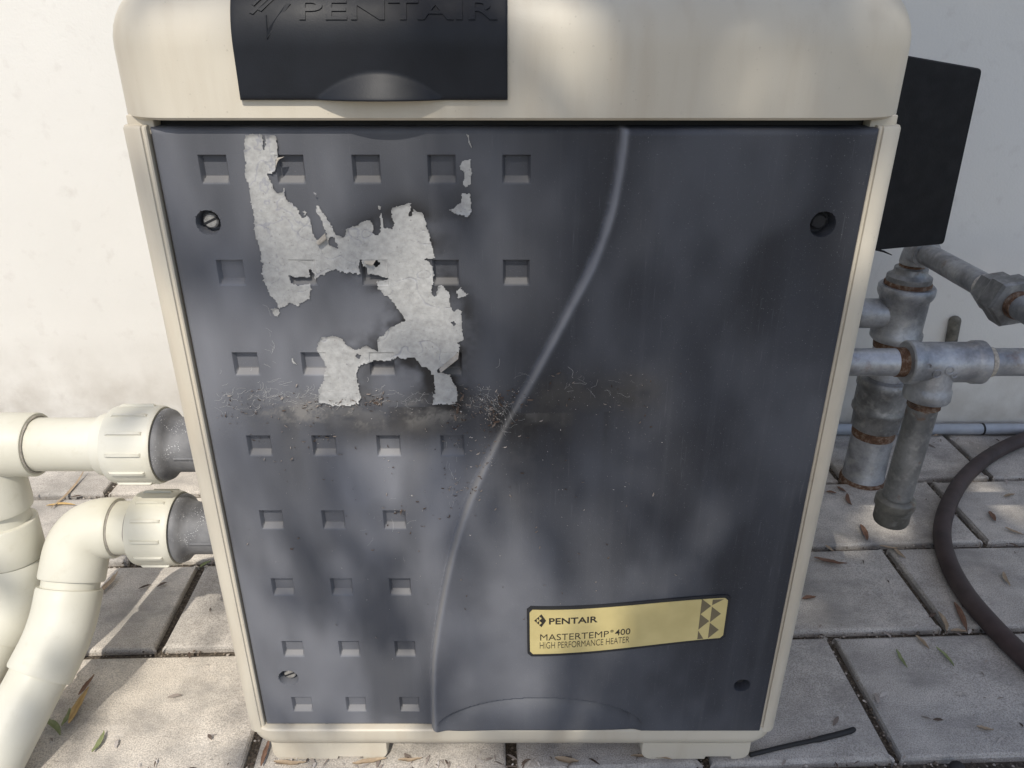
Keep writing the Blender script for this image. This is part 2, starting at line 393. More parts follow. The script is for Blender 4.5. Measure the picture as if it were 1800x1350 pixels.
def h_base(x, z):
    d = x - curveX(z); slope = np.gradient(CX, CZ); sl_ = np.interp(z, CZ, slope); d = d / np.sqrt(1 + sl_ ** 2)
    W_ = 0.0075; t = np.clip(d / W_, 0, 1)
    h = 0.011 * np.sqrt(1 - (1 - t) ** 2) - 0.0025 * sstep(0.012, 0.08, d)
    # a soft shoulder before the crest on the left
    h = h + 0.0008 * np.exp(-np.clip(-d, 0, 1) / 0.008) * (d < 0) + 0.0008 * (d >= 0)
    # grip scoop near the bottom of the right half
    xc, hwid = 0.030, 0.112
    e = np.clip(1 - ((x - xc) / hwid) ** 2, 0, 1); za = 0.066 + 0.046 * np.sqrt(e) * np.where(x < xc, 1, 1)
    dep = np.where((z < za) & (d > 0.004), 0.017 * np.exp(-np.clip(za - z, 0, 1) / 0.014) * sstep(0, 0.25, e) * np.clip((za - z) / 0.0012, 0, 1), 0)
    h = h - dep
    # rolled border
    ex = np.minimum(np.minimum(x - PX0, PX1 - x), np.minimum(z - PZ0, PZ1 - z)); rr = 0.0045
    te = np.clip(ex / rr, 0, 1); h = h - rr * (1 - np.sqrt(np.clip(1 - (1 - te) ** 2, 0, 1)))
    return h
def h_rec(x, z, h):
    for cx, cz in RECESS:
        m = (np.abs(x - cx) < RH) & (np.abs(z - cz) < RH)
        if not m.any(): continue
        t = np.minimum(np.minimum((RH - np.abs(x - cx)) / 0.0022, (cz + RH - z) / 0.0013), (z - cz + RH) / 0.0050)
        h = np.where(m, h - 0.0050 * np.clip(t, 0, 1), h)
    return h
# residue polygons of the torn sticker: traced on the panel (region of the photo enlarged 2.596 x)
def T(l): return [(380 + a / 2.596, 200 + b / 2.596) for a, b in l]
ST = [T([(130,92),(208,92),(214,120),(219,165),(224,150),(222,92),(270,95),(280,118),(283,195),(277,260),(262,272),(242,278),(245,300),(268,345),(272,358),(300,360),(316,330),(322,385),(350,410),(380,435),(378,450),(400,468),(415,455),(435,480),(440,545),(465,577),(500,545),(485,510),(478,480),(455,440),(455,415),(470,420),(500,465),(535,510),(545,545),(575,558),(600,520),(655,500),(665,482),(700,482),(716,510),(720,540),(742,550),(750,520),(745,470),(758,448),(764,480),(765,515),(800,520),(803,490),(795,435),(845,415),(880,402),(893,405),(895,430),(885,460),(892,468),(905,430),(940,445),(965,490),(970,545),(990,610),(1003,660),(950,666),(975,672),(990,700),(988,780),(990,822),(1000,825),(1012,800),(1015,775),(1045,790),(1072,820),(1075,880),(1080,905),(1100,890),(1122,905),(1127,1030),(1105,1050),(1110,1085),(1060,1140),(1020,1170),(1008,1195),(990,1195),(960,1160),(935,1150),(895,1110),(830,1112),(800,1122),(720,1125),(690,1140),(650,1150),(648,1200),(652,1240),(660,1285),(650,1322),(560,1338),(475,1312),(470,1250),(490,1190),(500,1150),(475,1100),(460,1060),(480,1015),(530,1008),(580,1020),(600,1055),(640,1075),(645,1068),(690,1052),(735,1075),(740,1020),(790,978),(862,942),(835,895),(800,855),(745,800),(728,765),(790,748),(720,738),(690,738),(660,732),(590,722),(545,712),(490,735),(442,756),(440,722),(430,712),(425,742),(350,745),(335,742),(345,770),(400,776),(430,775),(445,800),(430,840),(390,868),(370,882),(345,870),(330,872),(285,888),(270,850),(245,830),(235,790),(212,755),(205,680),(200,610),(180,540),(165,430),(160,400),(140,290),(127,170)]),
      T([(252,878),(290,885),(284,922),(266,918)]), T([(1008,1180),(1070,1180),(1090,1230),(1112,1312),(1095,1328),(985,1325),(998,1260),(992,1195)]),
      T([(1103,232),(1120,212),(1162,209),(1164,322),(1146,342),(1128,330),(1122,270)]), T([(1050,440),(1085,425),(1112,412),(1125,368),(1160,364),(1168,445),(1145,471),(1110,455),(1080,446)]),
      T([(1132,85),(1152,92),(1162,120),(1163,158),(1152,148),(1148,118)]), T([(1093,810),(1112,782),(1125,806),(1155,820),(1128,834),(1105,850)]), T([(342,1110),(356,1112),(365,1130),(380,1152),(350,1138)]),
      T([(735,430),(748,414),(765,428),(750,444)]), T([(446,352),(456,348),(460,362),(450,378)]), T([(388,438),(402,430),(415,452),(400,462)])]
ST_HOLES = [T([(1072,950),(1085,940),(1092,952),(1080,966)]), T([(512,560),(530,558),(552,590),(560,612),(530,598),(515,580)]), T([(658,668),(672,690),(684,700),(688,735),(672,736),(660,735)]), T([(730,672),(750,680),(730,698),(722,680)]), T([(645,1096),(665,1100),(662,1112),(645,1108)])]
def poly_plane(pl): return np.array([(p.x, p.z) for p in (onY(a, b, 0.0) for a, b in pl)])
def inside(poly, x, z):
    r_ = np.zeros(x.shape, bool); n = len(poly)
    for i in range(n):
        x0, z0 = poly[i]; x1, z1 = poly[(i + 1) % n]
        if z0 == z1: continue
        c = ((z0 > z) != (z1 > z)) & (x < (x1 - x0) * (z - z0) / (z1 - z0) + x0); r_ ^= c
    return r_
STP = [poly_plane(p) for p in ST]; STH = [poly_plane(p) for p in ST_HOLES]

def lines(lo, hi, step, extra):
    a = list(np.linspace(lo, hi, int(round((hi - lo) / step)) + 1)); ex = sorted(extra)
    a = [v for v in a if v in (lo, hi) or min((abs(v - e) for e in ex), default=1) > step * 0.5]
    return np.array(sorted(set(a + [e for e in ex if lo < e < hi])))
bx = [0.0006, 0.0013, 0.0022]; exx = [PX0 + b for b in bx] + [PX1 - b for b in bx] + [c + s * q for c in COLS for s in (-1, 1) for q in (RH + .0001, RH - .0002, RH - .0022)]
exz = [PZ0 + b for b in bx] + [PZ1 - b for b in bx] + [c + q for c in RZ for q in (RH + .0001, RH - .0002, RH - .0013, -RH - .0001, -RH + .0002, -RH + .0050)]
gx = lines(PX0, PX1, 0.00115, exx); gz = lines(PZ0, PZ1, 0.00115, exz)
X, Z = np.meshgrid(gx, gz)
H = h_rec(X, Z, h_base(X, Z))
for hx, hz, hr in HOLES:                               # round screw wells: snap vertices to the rim circles
    rr = np.hypot(X - hx, Z - hz)
    for R_ in (hr, hr - 0.0011):
        m = np.abs(rr - R_) < 0.00056
        k_ = np.where(m, R_ / np.maximum(rr, 1e-6), 1.0); X = hx + (X - hx) * k_; Z = hz + (Z - hz) * k_; rr = np.hypot(X - hx, Z - hz)
    H = np.where(rr < hr - 1e-5, H - 0.0125 * np.clip((hr - rr) / 0.0011, 0, 1), H)
# wear and grime fields, with some sunlight and a ridge highlight painted in
tearmask = np.zeros(X.shape)
small = np.zeros(X.shape, bool)
for p in STP[:8]: small |= inside(p, X, Z)
blur = small.astype(float)
for it in range(3):
    for ax in (0, 1):
        kk = 9; blur = sum(np.roll(blur, s_, ax) for s_ in range(-kk, kk + 1)) / (2 * kk + 1)
nz1 = fbm(X * 60 + 3, Z * 60); nz2 = fbm(X * 14, Z * 14 + 5); nz3 = fbm(X * 200, Z * 200, 3)
halo = np.clip(blur * 2.6, 0, 1) * sstep(0.34, 0.62, nz1 * 0.6 + nz2 * 0.4) * sstep(-0.16, -0.08, X) * sstep(.69, .60, Z)
def bandz(px, py): return onY(px, py, 0).z
zb = 0.455 + 0.0 * X
band = np.exp(-((Z - 0.442 - 0.012 * (nz2 - .5)) / 0.024) ** 2) * sstep(-.25, -.10, X) * sstep(.13, .02, X) * (0.35 + 0.9 * fbm(X * 22 + 3, Z * 22 + 8, 3))
drip = np.exp(-np.clip(0.455 - Z, 0, 1) / 0.06) * (Z < 0.455) * sstep(0.45, 0.65, fbm(X * 34, Z * 2.2)) * sstep(.19, .04, X) * sstep(-.24, -.15, X)
arcb = np.exp(-((Z - (0.475 - 0.9 * (X - 0.075) ** 2)) / 0.022) ** 2) * sstep(.0, .03, X) * sstep(.15, .10, X)
soil = np.clip(0.95 * halo + 0.6 * band * (0.4 + nz1) + 0.5 * drip + 0.8 * arcb * (0.3 + nz1), 0, 0.85)
nz4 = fbm(X * 620 + 9, Z * 620, 4, .7)
dust_and_light = np.clip(0.7 * np.exp(-((Z - .450 - .014 * (nz2 - .5)) / .013) ** 2) * sstep(-.26, -.2, X) * sstep(.03, -.05, X) * (.25 + .75 * sstep(.44, .62, nz4 * .35 + nz1 * .65)) * sstep(.35, .6, fbm(X * 40 + 6, Z * 90 + 2, 4)) * sstep(0.02, -.1, X) + 0.2 * drip * sstep(.4, .7, nz1) + 0.85 * np.exp(-((X - curveX(Z) - 0.0024) / 0.0017) ** 2) * sstep(.75, .3, Z) * (0.4 + nz1)
               + 0.12 * arcb * sstep(.4, .7, nz1), 0, 0.6)  # includes a painted highlight along the ridge crest
leftw = np.where(X < curveX(Z), 1.0, 0.0) * sstep(0.06, -.10, X)
ridge = np.exp(-((X - curveX(Z) - 0.0026) / 0.0026) ** 2)  # worn crest, with its highlight painted in
fade_and_light = np.clip(leftw * (0.24 + 0.45 * sstep(.3, .75, fbm(X * 16 + 2, Z * 6 + 31))) + 0.55 * np.where(X > curveX(Z), 1.0, 0.0) * sstep(.22, -.02, X) * sstep(.46, .20, Z) * (.35 + 1.1 * nz2) + 0.95 * ridge * (.55 + nz1) + 0.75 * sstep(.42, .70, fbm(X * 9 + 40, Z * 5 + 11)) * sstep(.05, -.15, X) * sstep(.66, .3, Z) + 0.18 * sstep(0.46, .72, fbm(X * 12 + 9, Z * 7 + 3)), 0, .85) * (1 - np.clip(halo + band, 0, 1))  # weathering, plus painted sunlight low on the right half and along the ridge
for cx_, cz_ in RECESS:                                # sunlight painted as a paler tone on the sloping sill of each dimple
    sill = (np.abs(X - cx_) < RH - .001) & (Z > cz_ - RH + .0002) & (Z < cz_ - RH + .0056)
    dust_and_light = np.where(sill, np.maximum(dust_and_light, .30 + .25 * (nz1 - .3)), dust_and_light)
P = np.stack([X, -H, Z], -1)
# skirt back to the chassis
def ringrow(row, dx=0, dz=0): r_ = row.copy(); r_[:, 1] = 0.016; return r_
P2 = np.zeros((P.shape[0] + 2, P.shape[1] + 2, 3)); P2[1:-1, 1:-1] = P
P2[0, 1:-1] = ringrow(P[0]); P2[-1, 1:-1] = ringrow(P[-1]); P2[1:-1, 0] = ringrow(P[:, 0]); P2[1:-1, -1] = ringrow(P[:, -1])
for a, b in ((0, 0), (0, -1), (-1, 0), (-1, -1)): P2[a, b] = P[a, b]; P2[a, b, 1] = 0.016
pad = lambda a: np.pad(a, 1, 'edge')
front = grid_mesh('front_panel', P2, None, M['panel'], heater, {'soil': pad(soil), 'dust_and_light': pad(dust_and_light), 'fade_and_light': pad(fade_and_light)})
front['label'] = 'slate grey ribbed front panel with square dimples and a raised curved half'

def surf(x, z):
    x = np.atleast_1d(np.asarray(x, float)); z = np.atleast_1d(np.asarray(z, float))
    return h_rec(x, z, h_base(x, z))
# torn sticker, draped over the panel
for n_, poly in enumerate(STP):
    lo = poly.min(0) - 0.003; hi = poly.max(0) + 0.003; st = 0.0006
    sx = np.arange(lo[0], hi[0], st); sz = np.arange(lo[1], hi[1], st); SX, SZ = np.meshgrid(sx, sz)
    qx = SX + 0.0032 * (fbm(SX * 420, SZ * 420, 4, .7) - .5) + 0.003 * (fbm(SX * 110 + 50, SZ * 110, 2) - .5)
    qz = SZ + 0.0032 * (fbm(SX * 420 + 90, SZ * 420 + 31, 4, .7) - .5) + 0.003 * (fbm(SX * 110, SZ * 110 + 77, 2) - .5)
    ins = inside(poly, qx, qz)
    if n_ == 0:
        for hpoly in STH: ins &= ~inside(hpoly, qx, qz)
    hb = h_base(SX.ravel(), SZ.ravel()).reshape(SX.shape); hr_ = h_rec(SX, SZ, hb)
    wr = fbm(SX * 90, SZ * 90, 3)
    hh = np.maximum(hr_ + 0.0003, hb - 0.0007 * sstep(.35, .6, fbm(SX * 40, SZ * 40, 2))) + 0.0005 + 0.0004 * sstep(.5, .8, wr)
    crack = np.abs(fbm(SX * 45 + 7, SZ * 45 + 2, 2) - .5); crack = crack + .05 * (fbm(SX * 11 + 3, SZ * 11, 2) > .46); hh -= 0.0004 * sstep(0.008, 0.0, crack)
    bru = .75 * sstep(.600, .612, SZ + .012 * (wr - .5)) * sstep(.045, .0, np.abs(fbm(SX * 85 + 4, SZ * 85, 4) - .5)) * (SX < -.12) * 0.7 + 0.5 * sstep(0.008, 0.0, crack)
    ib = ins.astype(float)
    for ax_ in (0, 1): ib = sum(np.roll(ib, q_, ax_) for q_ in range(-5, 6)) / 11
    hh = hh + 0.0042 * np.clip(.95 - ib, 0, 1) ** 1.6 * sstep(.46, .62, fbm(SX * 60 + 21, SZ * 60 + 5, 2))
    PP = np.stack([SX, -hh, SZ], -1)
    cell = ins[:-1, :-1] & ins[1:, :-1] & ins[:-1, 1:] & ins[1:, 1:]
    if cell.sum() < 4: continue
    o = grid_mesh('torn_sticker', PP, cell, M['paper'], heater, {'bruise': bru})
    o['label'] = 'torn pale grey sticker remnant'
# curled flaps of the sticker (backing turned outwards)
def flap(px, w_, lift, name='sticker_flap'):
    m = MB(); a, b, c, d = [onY(x, y, -0.001) for x, y in px]; n = 9; vs = []
    for i in range(n):
        t = i / (n - 1)
        for j in range(n):
            s_ = j / (n - 1)
            p = (a * (1 - s_) + b * s_) * (1 - t) + (d * (1 - s_) + c * s_) * t
            jit = 0.0006 * (random.random() - .5) if t == 1 else 0
            vs.append((p.x + jit, -0.0018 - lift * math.sin(t * 2.0) , p.z + jit))
    m.add(vs, [(i * n + j, i * n + j + 1, (i + 1) * n + j + 1, (i + 1) * n + j) for i in range(n - 1) for j in range(n - 1)])
    return m.build(name, M['curl'], heater, angle=80)
flap([(772, 648), (807, 617), (806, 627), (777, 650)], 0, 0.005)
flap([(556, 425), (572, 409), (576, 418), (563, 429)], 0, 0.003)
flap([(640, 458), (661, 457), (655, 466), (645, 463)], 0, 0.002)
flap([(487, 277), (501, 275), (489, 280), (487, 296)], 0, 0.003)

# screws
for i, (hx, hz, hr) in enumerate(HOLES):
    hy = -float(h_base(np.array([hx + .012]), np.array([hz]))[0]) + (0.0082 if i < 2 else 0.0110)
    m = MB(); rad = hr * 0.62
    m.lathe((hx, hy + .004, hz), (0, -1, 0), [(0, rad), (.006, rad), (.0072, rad * .8), (.0072, rad * .05)], 28)
    f_ = m.build('screw', M['screw'] if i < 2 else M['blackgap'], heater)
    m = MB(); c_, s_ = math.cos(R(25)), math.sin(R(25)); L_ = rad * .98; wd = rad * .16
    q = [(-L_, -wd), (L_, -wd), (L_, wd), (-L_, wd)]
    q = [(hx + a * c_ - b * s_, hz + a * s_ + b * c_) for a, b in q]
    yy0, yy1 = hy - .00335, hy + .001
    m.add([(a, yy0, b) for a, b in q] + [(a, yy1, b) for a, b in q], [(0, 1, 2, 3), (0, 1, 5, 4), (1, 2, 6, 5), (2, 3, 7, 6), (3, 0, 4, 7)])
    m.build('screw_slot', M['blackgap'], f_)

# chassis, corner posts, base, feet, lid
def rrect(hw, y0, y1, r, z, ins=0.0, n=8):
    hw -= ins; y0 += ins; y1 -= ins; r = max(0.004, r - ins * .5); pts = []
    for cx, cy, a0 in ((hw - r, y0 + r, -90), (hw - r, y1 - r, 0), (-hw + r, y1 - r, 90), (-hw + r, y0 + r, 180)):
        for k in range(n + 1):
            a = R(a0 + 90 * k / n); pts.append((cx + r * math.cos(a), cy + r * math.sin(a), z))
    return pts
m = MB(); m.box(-0.268, 0.268, 0.014, 0.56, 0.05, 0.6975, 0.002); m.build('chassis', M['blackgap'], heater)
for s in (-1, 1):
    prof = [(0.2728, 0.020), (0.2728, -0.001), (0.2738, -0.002), (0.2758, -0.002), (0.2764, -0.0036), (0.280, -0.0038)]
    for k in range(1, 8): a = R(-90 + 90 * k / 8); prof.append((0.280 + 0.0135 * math.cos(a), 0.0097 + 0.0135 * math.sin(a)))
    prof += [(0.2935, 0.012), (0.2935, 0.060), (0.289, 0.062), (0.272, 0.062)]
    def pr(z, ins): return [(s * (x - ins * (1 if x > .28 else 0)), y + (ins if y < .005 else 0), z) for x, y in prof]
    m = MB(); rs = [pr(0.052, .001), pr(0.40, 0), pr(0.6895, 0), pr(0.6913, .0007), pr(0.692, .0025)]
    m.rings(rs); po = m.build('corner_post', M['cream'], heater, angle=40)
    m = MB(); m.box(*sorted((s * 0.2685, s * 0.2885)), 0.004, 0.05, 0.685, 0.699, 0.001); m.build('post_neck', M['cream'], heater)
    m = MB(); m.box(*sorted((s * 0.272, s * 0.2925)), 0.0615, 0.56, 0.05, 0.6985, 0.003); m.build('side_panel', M['cream'], heater)
m = MB(); FY = -0.006
m.rings([rrect(0.2945, FY, 0.575, 0.032, z, i) for i, z in ((0.022, 0.0255), (0.012, 0.0275), (0.005, 0.033), (0.001, 0.041), (0, 0.047), (0, 0.0575), (0.001, 0.0588), (0.0025, 0.0593))])
base = m.build('base_tray', M['cream'], heater)
for x0, x1 in ((-0.272, -0.141), (0.1465, 0.270)):
    out = []
    w0, w1 = x0 + .012, x1 - .012; zc = 0.0285; nx0, nx1 = x0 + .073, x0 + .104
    r_ = 0.012
    pts = [(x0, zc)]
    for k in range(7): a = R(180 + 90 * k / 6); pts.append((x0 + r_ + r_ * math.cos(a), r_ + r_ * math.sin(a)))
    pts += [(nx0, 0.0), (nx0 + .001, 0.0042), (nx1 - .001, 0.0042), (nx1, 0.0)]
    for k in range(7): a = R(270 + 90 * k / 6); pts.append((x1 - r_ + r_ * math.cos(a), r_ + r_ * math.sin(a)))
    pts.append((x1, zc))
    cxm = (x0 + x1) / 2
    m = MB(); m.rings([[(cxm + (x - cxm) * k_, y, z if k_ == 1 else 0.001 + z * .97) for x, z in pts] for y, k_ in ((0.004, .985), (0.0065, 1), (0.55, 1))])
    m.build('foot', M['cream'], heater, angle=30)
LZ = 0.6965; LR = 0.052; LZ1 = 0.745; LY = -0.010
prof = [(0.014, LZ), (0.0025, LZ), (0.0, LZ + .002), (0.0, LZ1)] + [(LR * (1 - math.cos(R(a))), LZ1 + LR * math.sin(R(a))) for a in range(8, 91, 8)] + [(LR + .02, LZ1 + LR)]
m = MB(); m.rings([rrect(0.2965, LY, 0.60, 0.045, z, i) for i, z in prof])
lid = m.build('lid', M['cream'], heater)
# black control cover that rolls over the front of the lid
CX0, CX1, CO = -0.1955, -0.0032, 0.0045; S0 = 0.711; SV = LZ1 - S0; CR = LR + CO; CYC = LY + LR
def csurf(x, s_, off=0.0):
    if s_ < SV: return (x, LY - CO - off, S0 + s_)
    a = (s_ - SV) / CR
    if a < math.pi / 2: return (x, CYC - (CR + off) * math.cos(a), LZ1 + (CR + off) * math.sin(a))
    return (x, CYC + (a - math.pi / 2) * CR, LZ1 + CR + off)
BX, BW, BH, BO = onY(667, 172, -.014).x, 0.0468, 0.0185, 0.0105
def bulge(x, s_):
    return BO * max(0.0, 1 - ((x - BX) / BW) ** 2 - s_ / BH)
nxs, nss = 150, 90; SM = 0.20
ss = [0.0, .0004, .001, .002] + [SM * (k / (nss - 4)) ** 1.3 for k in range(1, nss - 3) if SM * (k / (nss - 4)) ** 1.3 > .0028]
xs = np.concatenate([[CX0, CX0 + .0004, CX0 + .0012], np.linspace(CX0 + .003, CX1 - .003, nxs), [CX1 - .0012, CX1 - .0004, CX1]])
m = MB(); vs = []
for s_ in ss:
    for x in xs:
        e = min(x - CX0, CX1 - x, s_); rd = 0.002; off = -rd * (1 - math.sqrt(max(0, 1 - (1 - min(e / rd, 1)) ** 2)))
        vs.append(csurf(x, s_, off + bulge(x, s_)))
n = len(xs); fs = [(i * n + j, i * n + j + 1, (i + 1) * n + j + 1, (i + 1) * n + j) for i in range(len(ss) - 1) for j in range(n - 1)]
o_ = len(vs); vs += [(x, LY + .001, S0 + .0005) for x in xs]; fs += [(o_ + j, o_ + j + 1, j + 1, j) for j in range(n - 1)]
for jj in (0, n - 1):
    o_ = len(vs); vs += [csurf(xs[jj], max(s_, .0004), -CO - .001) for s_ in ss]
    fs += [(i * n + jj, (i + 1) * n + jj, o_ + i + 1, o_ + i) for i in range(len(ss) - 1)]
m.add(vs, fs); cover = m.build('control_cover', M['cover'], heater, angle=30)

def text_mesh(body, offset=0.0):
    cu = bpy.data.curves.new('t', 'FONT'); cu.body = body; cu.size = 1.0; cu.offset = offset; cu.resolution_u = 4; cu.fill_mode = 'FRONT'
    to = bpy.data.objects.new('t', cu); col.objects.link(to); bpy.context.view_layer.update()
    me = bpy.data.meshes.new_from_object(to.evaluated_get(bpy.context.evaluated_depsgraph_get()))
    bm = bmesh.new(); bm.from_mesh(me)
    bmesh.ops.subdivide_edges(bm, edges=[e for e in bm.edges if e.calc_length() > .12], cuts=2, use_grid_fill=False)
    bmesh.ops.triangulate(bm, faces=bm.faces); bm.verts.index_update()
    V = [(v.co.x, v.co.y) for v in bm.verts]; F = [[v.index for v in f.verts] for f in bm.faces]
    E = [(e.verts[0].index, e.verts[1].index) for e in bm.edges if len(e.link_faces) == 1]
    bm.free(); bpy.data.objects.remove(to); bpy.data.curves.remove(cu)
    A = np.array(V); lo, hi = A.min(0), A.max(0); A = (A - lo) / (hi - lo)
    return A, F, E
def emboss(A, F, E, fn, thick, name, mat, parent):
    top = [fn(u, v, thick) for u, v in A]; bot = [fn(u, v, -0.0004) for u, v in A]; n = len(A)
    m = MB(); m.add(top + bot, [tuple(f) for f in F] + [(a, b, b + n, a + n) for a, b in E])
    return m.build(name, mat, parent, smooth=False)
A, F, E = text_mesh('PENTAIR', 0.012)
emboss(A, F, E, lambda u, v, t: csurf(-0.147 + 0.137 * u, 0.0525 + 0.0135 * v, t), 0.0009, 'raised_lettering', M['cover'], cover)
def tri_shape(tris, fn, t, name, mat, parent):
    m = MB()
    for tr in tris:
        k = len(tr); m.add([fn(*p, t) for p in tr] + [fn(*p, -0.0004) for p in tr], [tuple(range(k))] + [(i, (i + 1) % k, (i + 1) % k + k, i + k) for i in range(k)])
    return m.build(name, mat, parent, smooth=False)
# raised logo: chevron strokes
lg = [[(0.42, 0.0), (1.0, 0.75), (0.9, 0.75), (0.45, 0.18)], [(0.42, 0.0), (0.45, 0.18), (0.45, 0.5), (0.42, 0.5)], [(0.05, 0.55), (0.55, 1.0), (0.62, 1.0), (0.14, 0.52)], [(0.25, 0.62), (0.66, 0.98), (0.72, .96), (0.33, 0.58)], [(0.1, 0.75), (0.32, 0.95), (0.38, 0.92), (0.16, 0.7)]]
tri_shape(lg, lambda u, v, t: csurf(-0.183 + 0.030 * u, 0.040 + 0.031 * v, t), 0.0009, 'raised_logo', M['cover'], cover)

# gold nameplate on the raised half
LT = [(930, 1071), (1000, 1071), (1080, 1066), (1180, 1057), (1281, 1050)]; LB = [(931, 1150), (1000, 1148), (1080, 1141), (1170, 1131), (1271, 1121)]
def along(pts, u):
    xs_ = [p[0] for p in pts]; x = xs_[0] + (xs_[-1] - xs_[0]) * u
    c = np.polyfit(xs_, [p[1] for p in pts], 3); return x, float(np.polyval(c, x))
def plate(u, v, t, grow=0.0):
    u_ = u; ax, ay = along(LT, u_); bx_, by = along(LB, u_)
    p = onY(bx_ * (1 - v) + ax * v, by * (1 - v) + ay * v, -0.0112)
    return (p.x, -0.0106 - t, p.z)
def plate_mesh(name, mat, t, e, rc, nu=60, nv=16):
    # rounded outline filled as a grid: corners pulled in
    m = MB(); vs = []
    for j in range(nv + 1):
        for i in range(nu + 1):
            u = -e / 4.4 + (1 + 2 * e / 4.4) * i / nu; v = -e + (1 + 2 * e) * j / nv
            dv = min(v + e, 1 + e - v)
            if dv < rc: k = rc - math.sqrt(max(0, rc * rc - (rc - dv) ** 2)); u = (u - .5) * (1 - 2 * k / 4.6) + .5
            vs.append(plate(u, v, t))
    n = nu + 1; fs = [(j * n + i, j * n + i + 1, (j + 1) * n + i + 1, (j + 1) * n + i) for j in range(nv) for i in range(nu)]
    k0 = len(vs); per = [i for i in range(n)] + [j * n + nu for j in range(1, nv + 1)] + [nv * n + i for i in range(nu - 1, -1, -1)] + [j * n for j in range(nv - 1, 0, -1)]
    vs += [(vs[i][0], -0.004, vs[i][2]) for i in per]; L_ = len(per)
    fs += [(per[i], per[(i + 1) % L_], k0 + (i + 1) % L_, k0 + i) for i in range(L_)]
    m.add(vs, fs); return m.build(name, mat, heater, angle=50)
plate_mesh('nameplate_rim', M['blackgap'], 0.0004, 0.05, .09)
np_ = plate_mesh('nameplate', M['gold'], 0.0011, -0.01, .07); np_['label'] = 'gold nameplate with black lettering'
def on_plate(u0, u1, v0, v1): return lambda u, v, t: plate(u0 + (u1 - u0) * u, v0 + (v1 - v0) * v, 0.0011 + t)
A, F, E = text_mesh('PENTAIR', 0.02); emboss(A, F, E, on_plate(0.10, 0.345, 0.675, 0.815), 0.00025, 'lettering', M['ink'], np_)
A, F, E = text_mesh('MASTERTEMP', -0.006); emboss(A, F, E, on_plate(0.055, 0.405, 0.315, 0.455), 0.00025, 'lettering', M['ink'], np_)
A, F, E = text_mesh('\u00ae', 0.0); emboss(A, F, E, on_plate(0.412, 0.430, 0.41, 0.465), 0.00025, 'lettering', M['ink'], np_)
A, F, E = text_mesh('400', 0.004); emboss(A, F, E, on_plate(0.437, 0.515, 0.325, 0.465), 0.00025, 'lettering', M['ink'], np_)
A, F, E = text_mesh('HIGH PERFORMANCE HEATER', -0.012); emboss(A, F, E, on_plate(0.053, 0.512, 0.135, 0.275), 0.00025, 'lettering', M['ink'], np_)
# printed triangle emblem left of the name and triangle pattern at the right end
emb = []
for (cx, cy, sz) in ((0.0, 0.5, .22), (.22, .68, .2), (.22, .32, .2), (.42, .5, .22), (.42, .86, .2), (.42, .14, .2)):
    emb.append([(cx, cy), (cx + sz, cy + sz * .75), (cx + sz, cy - sz * .75)])
emb.append([(.62, 1.0), (1.0, .5), (.62, 0.0)])
tri_shape(emb, on_plate(0.025, 0.085, 0.62, 0.90), 0.00025, 'emblem', M['ink'], np_)
tp = []
for cxx, cy, sz in ((0.0, 0.84, .2), (0.0, .45, .2), (.46, .62, .2), (.46, .2, .2)): tp.append([(cxx, cy + sz), (cxx + .42, cy), (cxx, cy - sz)])
tp += [[(0, .22), (0, 0), (.26, 0)], [(.46, 1.0), (.92, 1.0), (.46, .86)]]
tri_shape(tp, on_plate(0.865, 0.985, 0.03, 0.97), 0.00025, 'triangle_pattern', M['brownink'], np_)

# black exhaust hood on the right flank
HY = 0.36
tl, tr, br, bl = onY(1530, 86, HY), onY(1728, 121, HY + .02), onY(1660, 430, HY + .02), onY(1478, 446, HY)
cs = []
def rc(pts, r, n=4):
    out = []; k = len(pts)
    for i in range(k):
        a, b, c = pts[i - 1], pts[i], pts[(i + 1) % k]; d0 = (a - b).normalized(); d1 = (c - b).normalized()
        p0 = b + d0 * r; p1 = b + d1 * r
        for j in range(n + 1): t = j / n; out.append(p0 * (1 - t) ** 2 + b * 2 * t * (1 - t) + p1 * t * t)
    return out
o4 = rc([bl, br, tr, tl], 0.005)
m = MB(); cen = sum(o4, Vector()) / len(o4)
m.rings([[tuple(cen + (p - cen) * k_ + Vector((0, dy, 0))) for p in o4] for dy, k_ in ((0, .985), (.0015, .996), (.004, 1.0), (.10, 1.0))])
m.build('exhaust_hood', M['hood'], heater, angle=30)
m = MB(); pA = onY(1538, 438, HY + .03); m.tube([pA, pA + Vector((.012, 0, -.003)), pA + Vector((.024, 0, -.008))], [.0016, .0013, .0006], 8); m.build('wire', M['rubber'], heater)

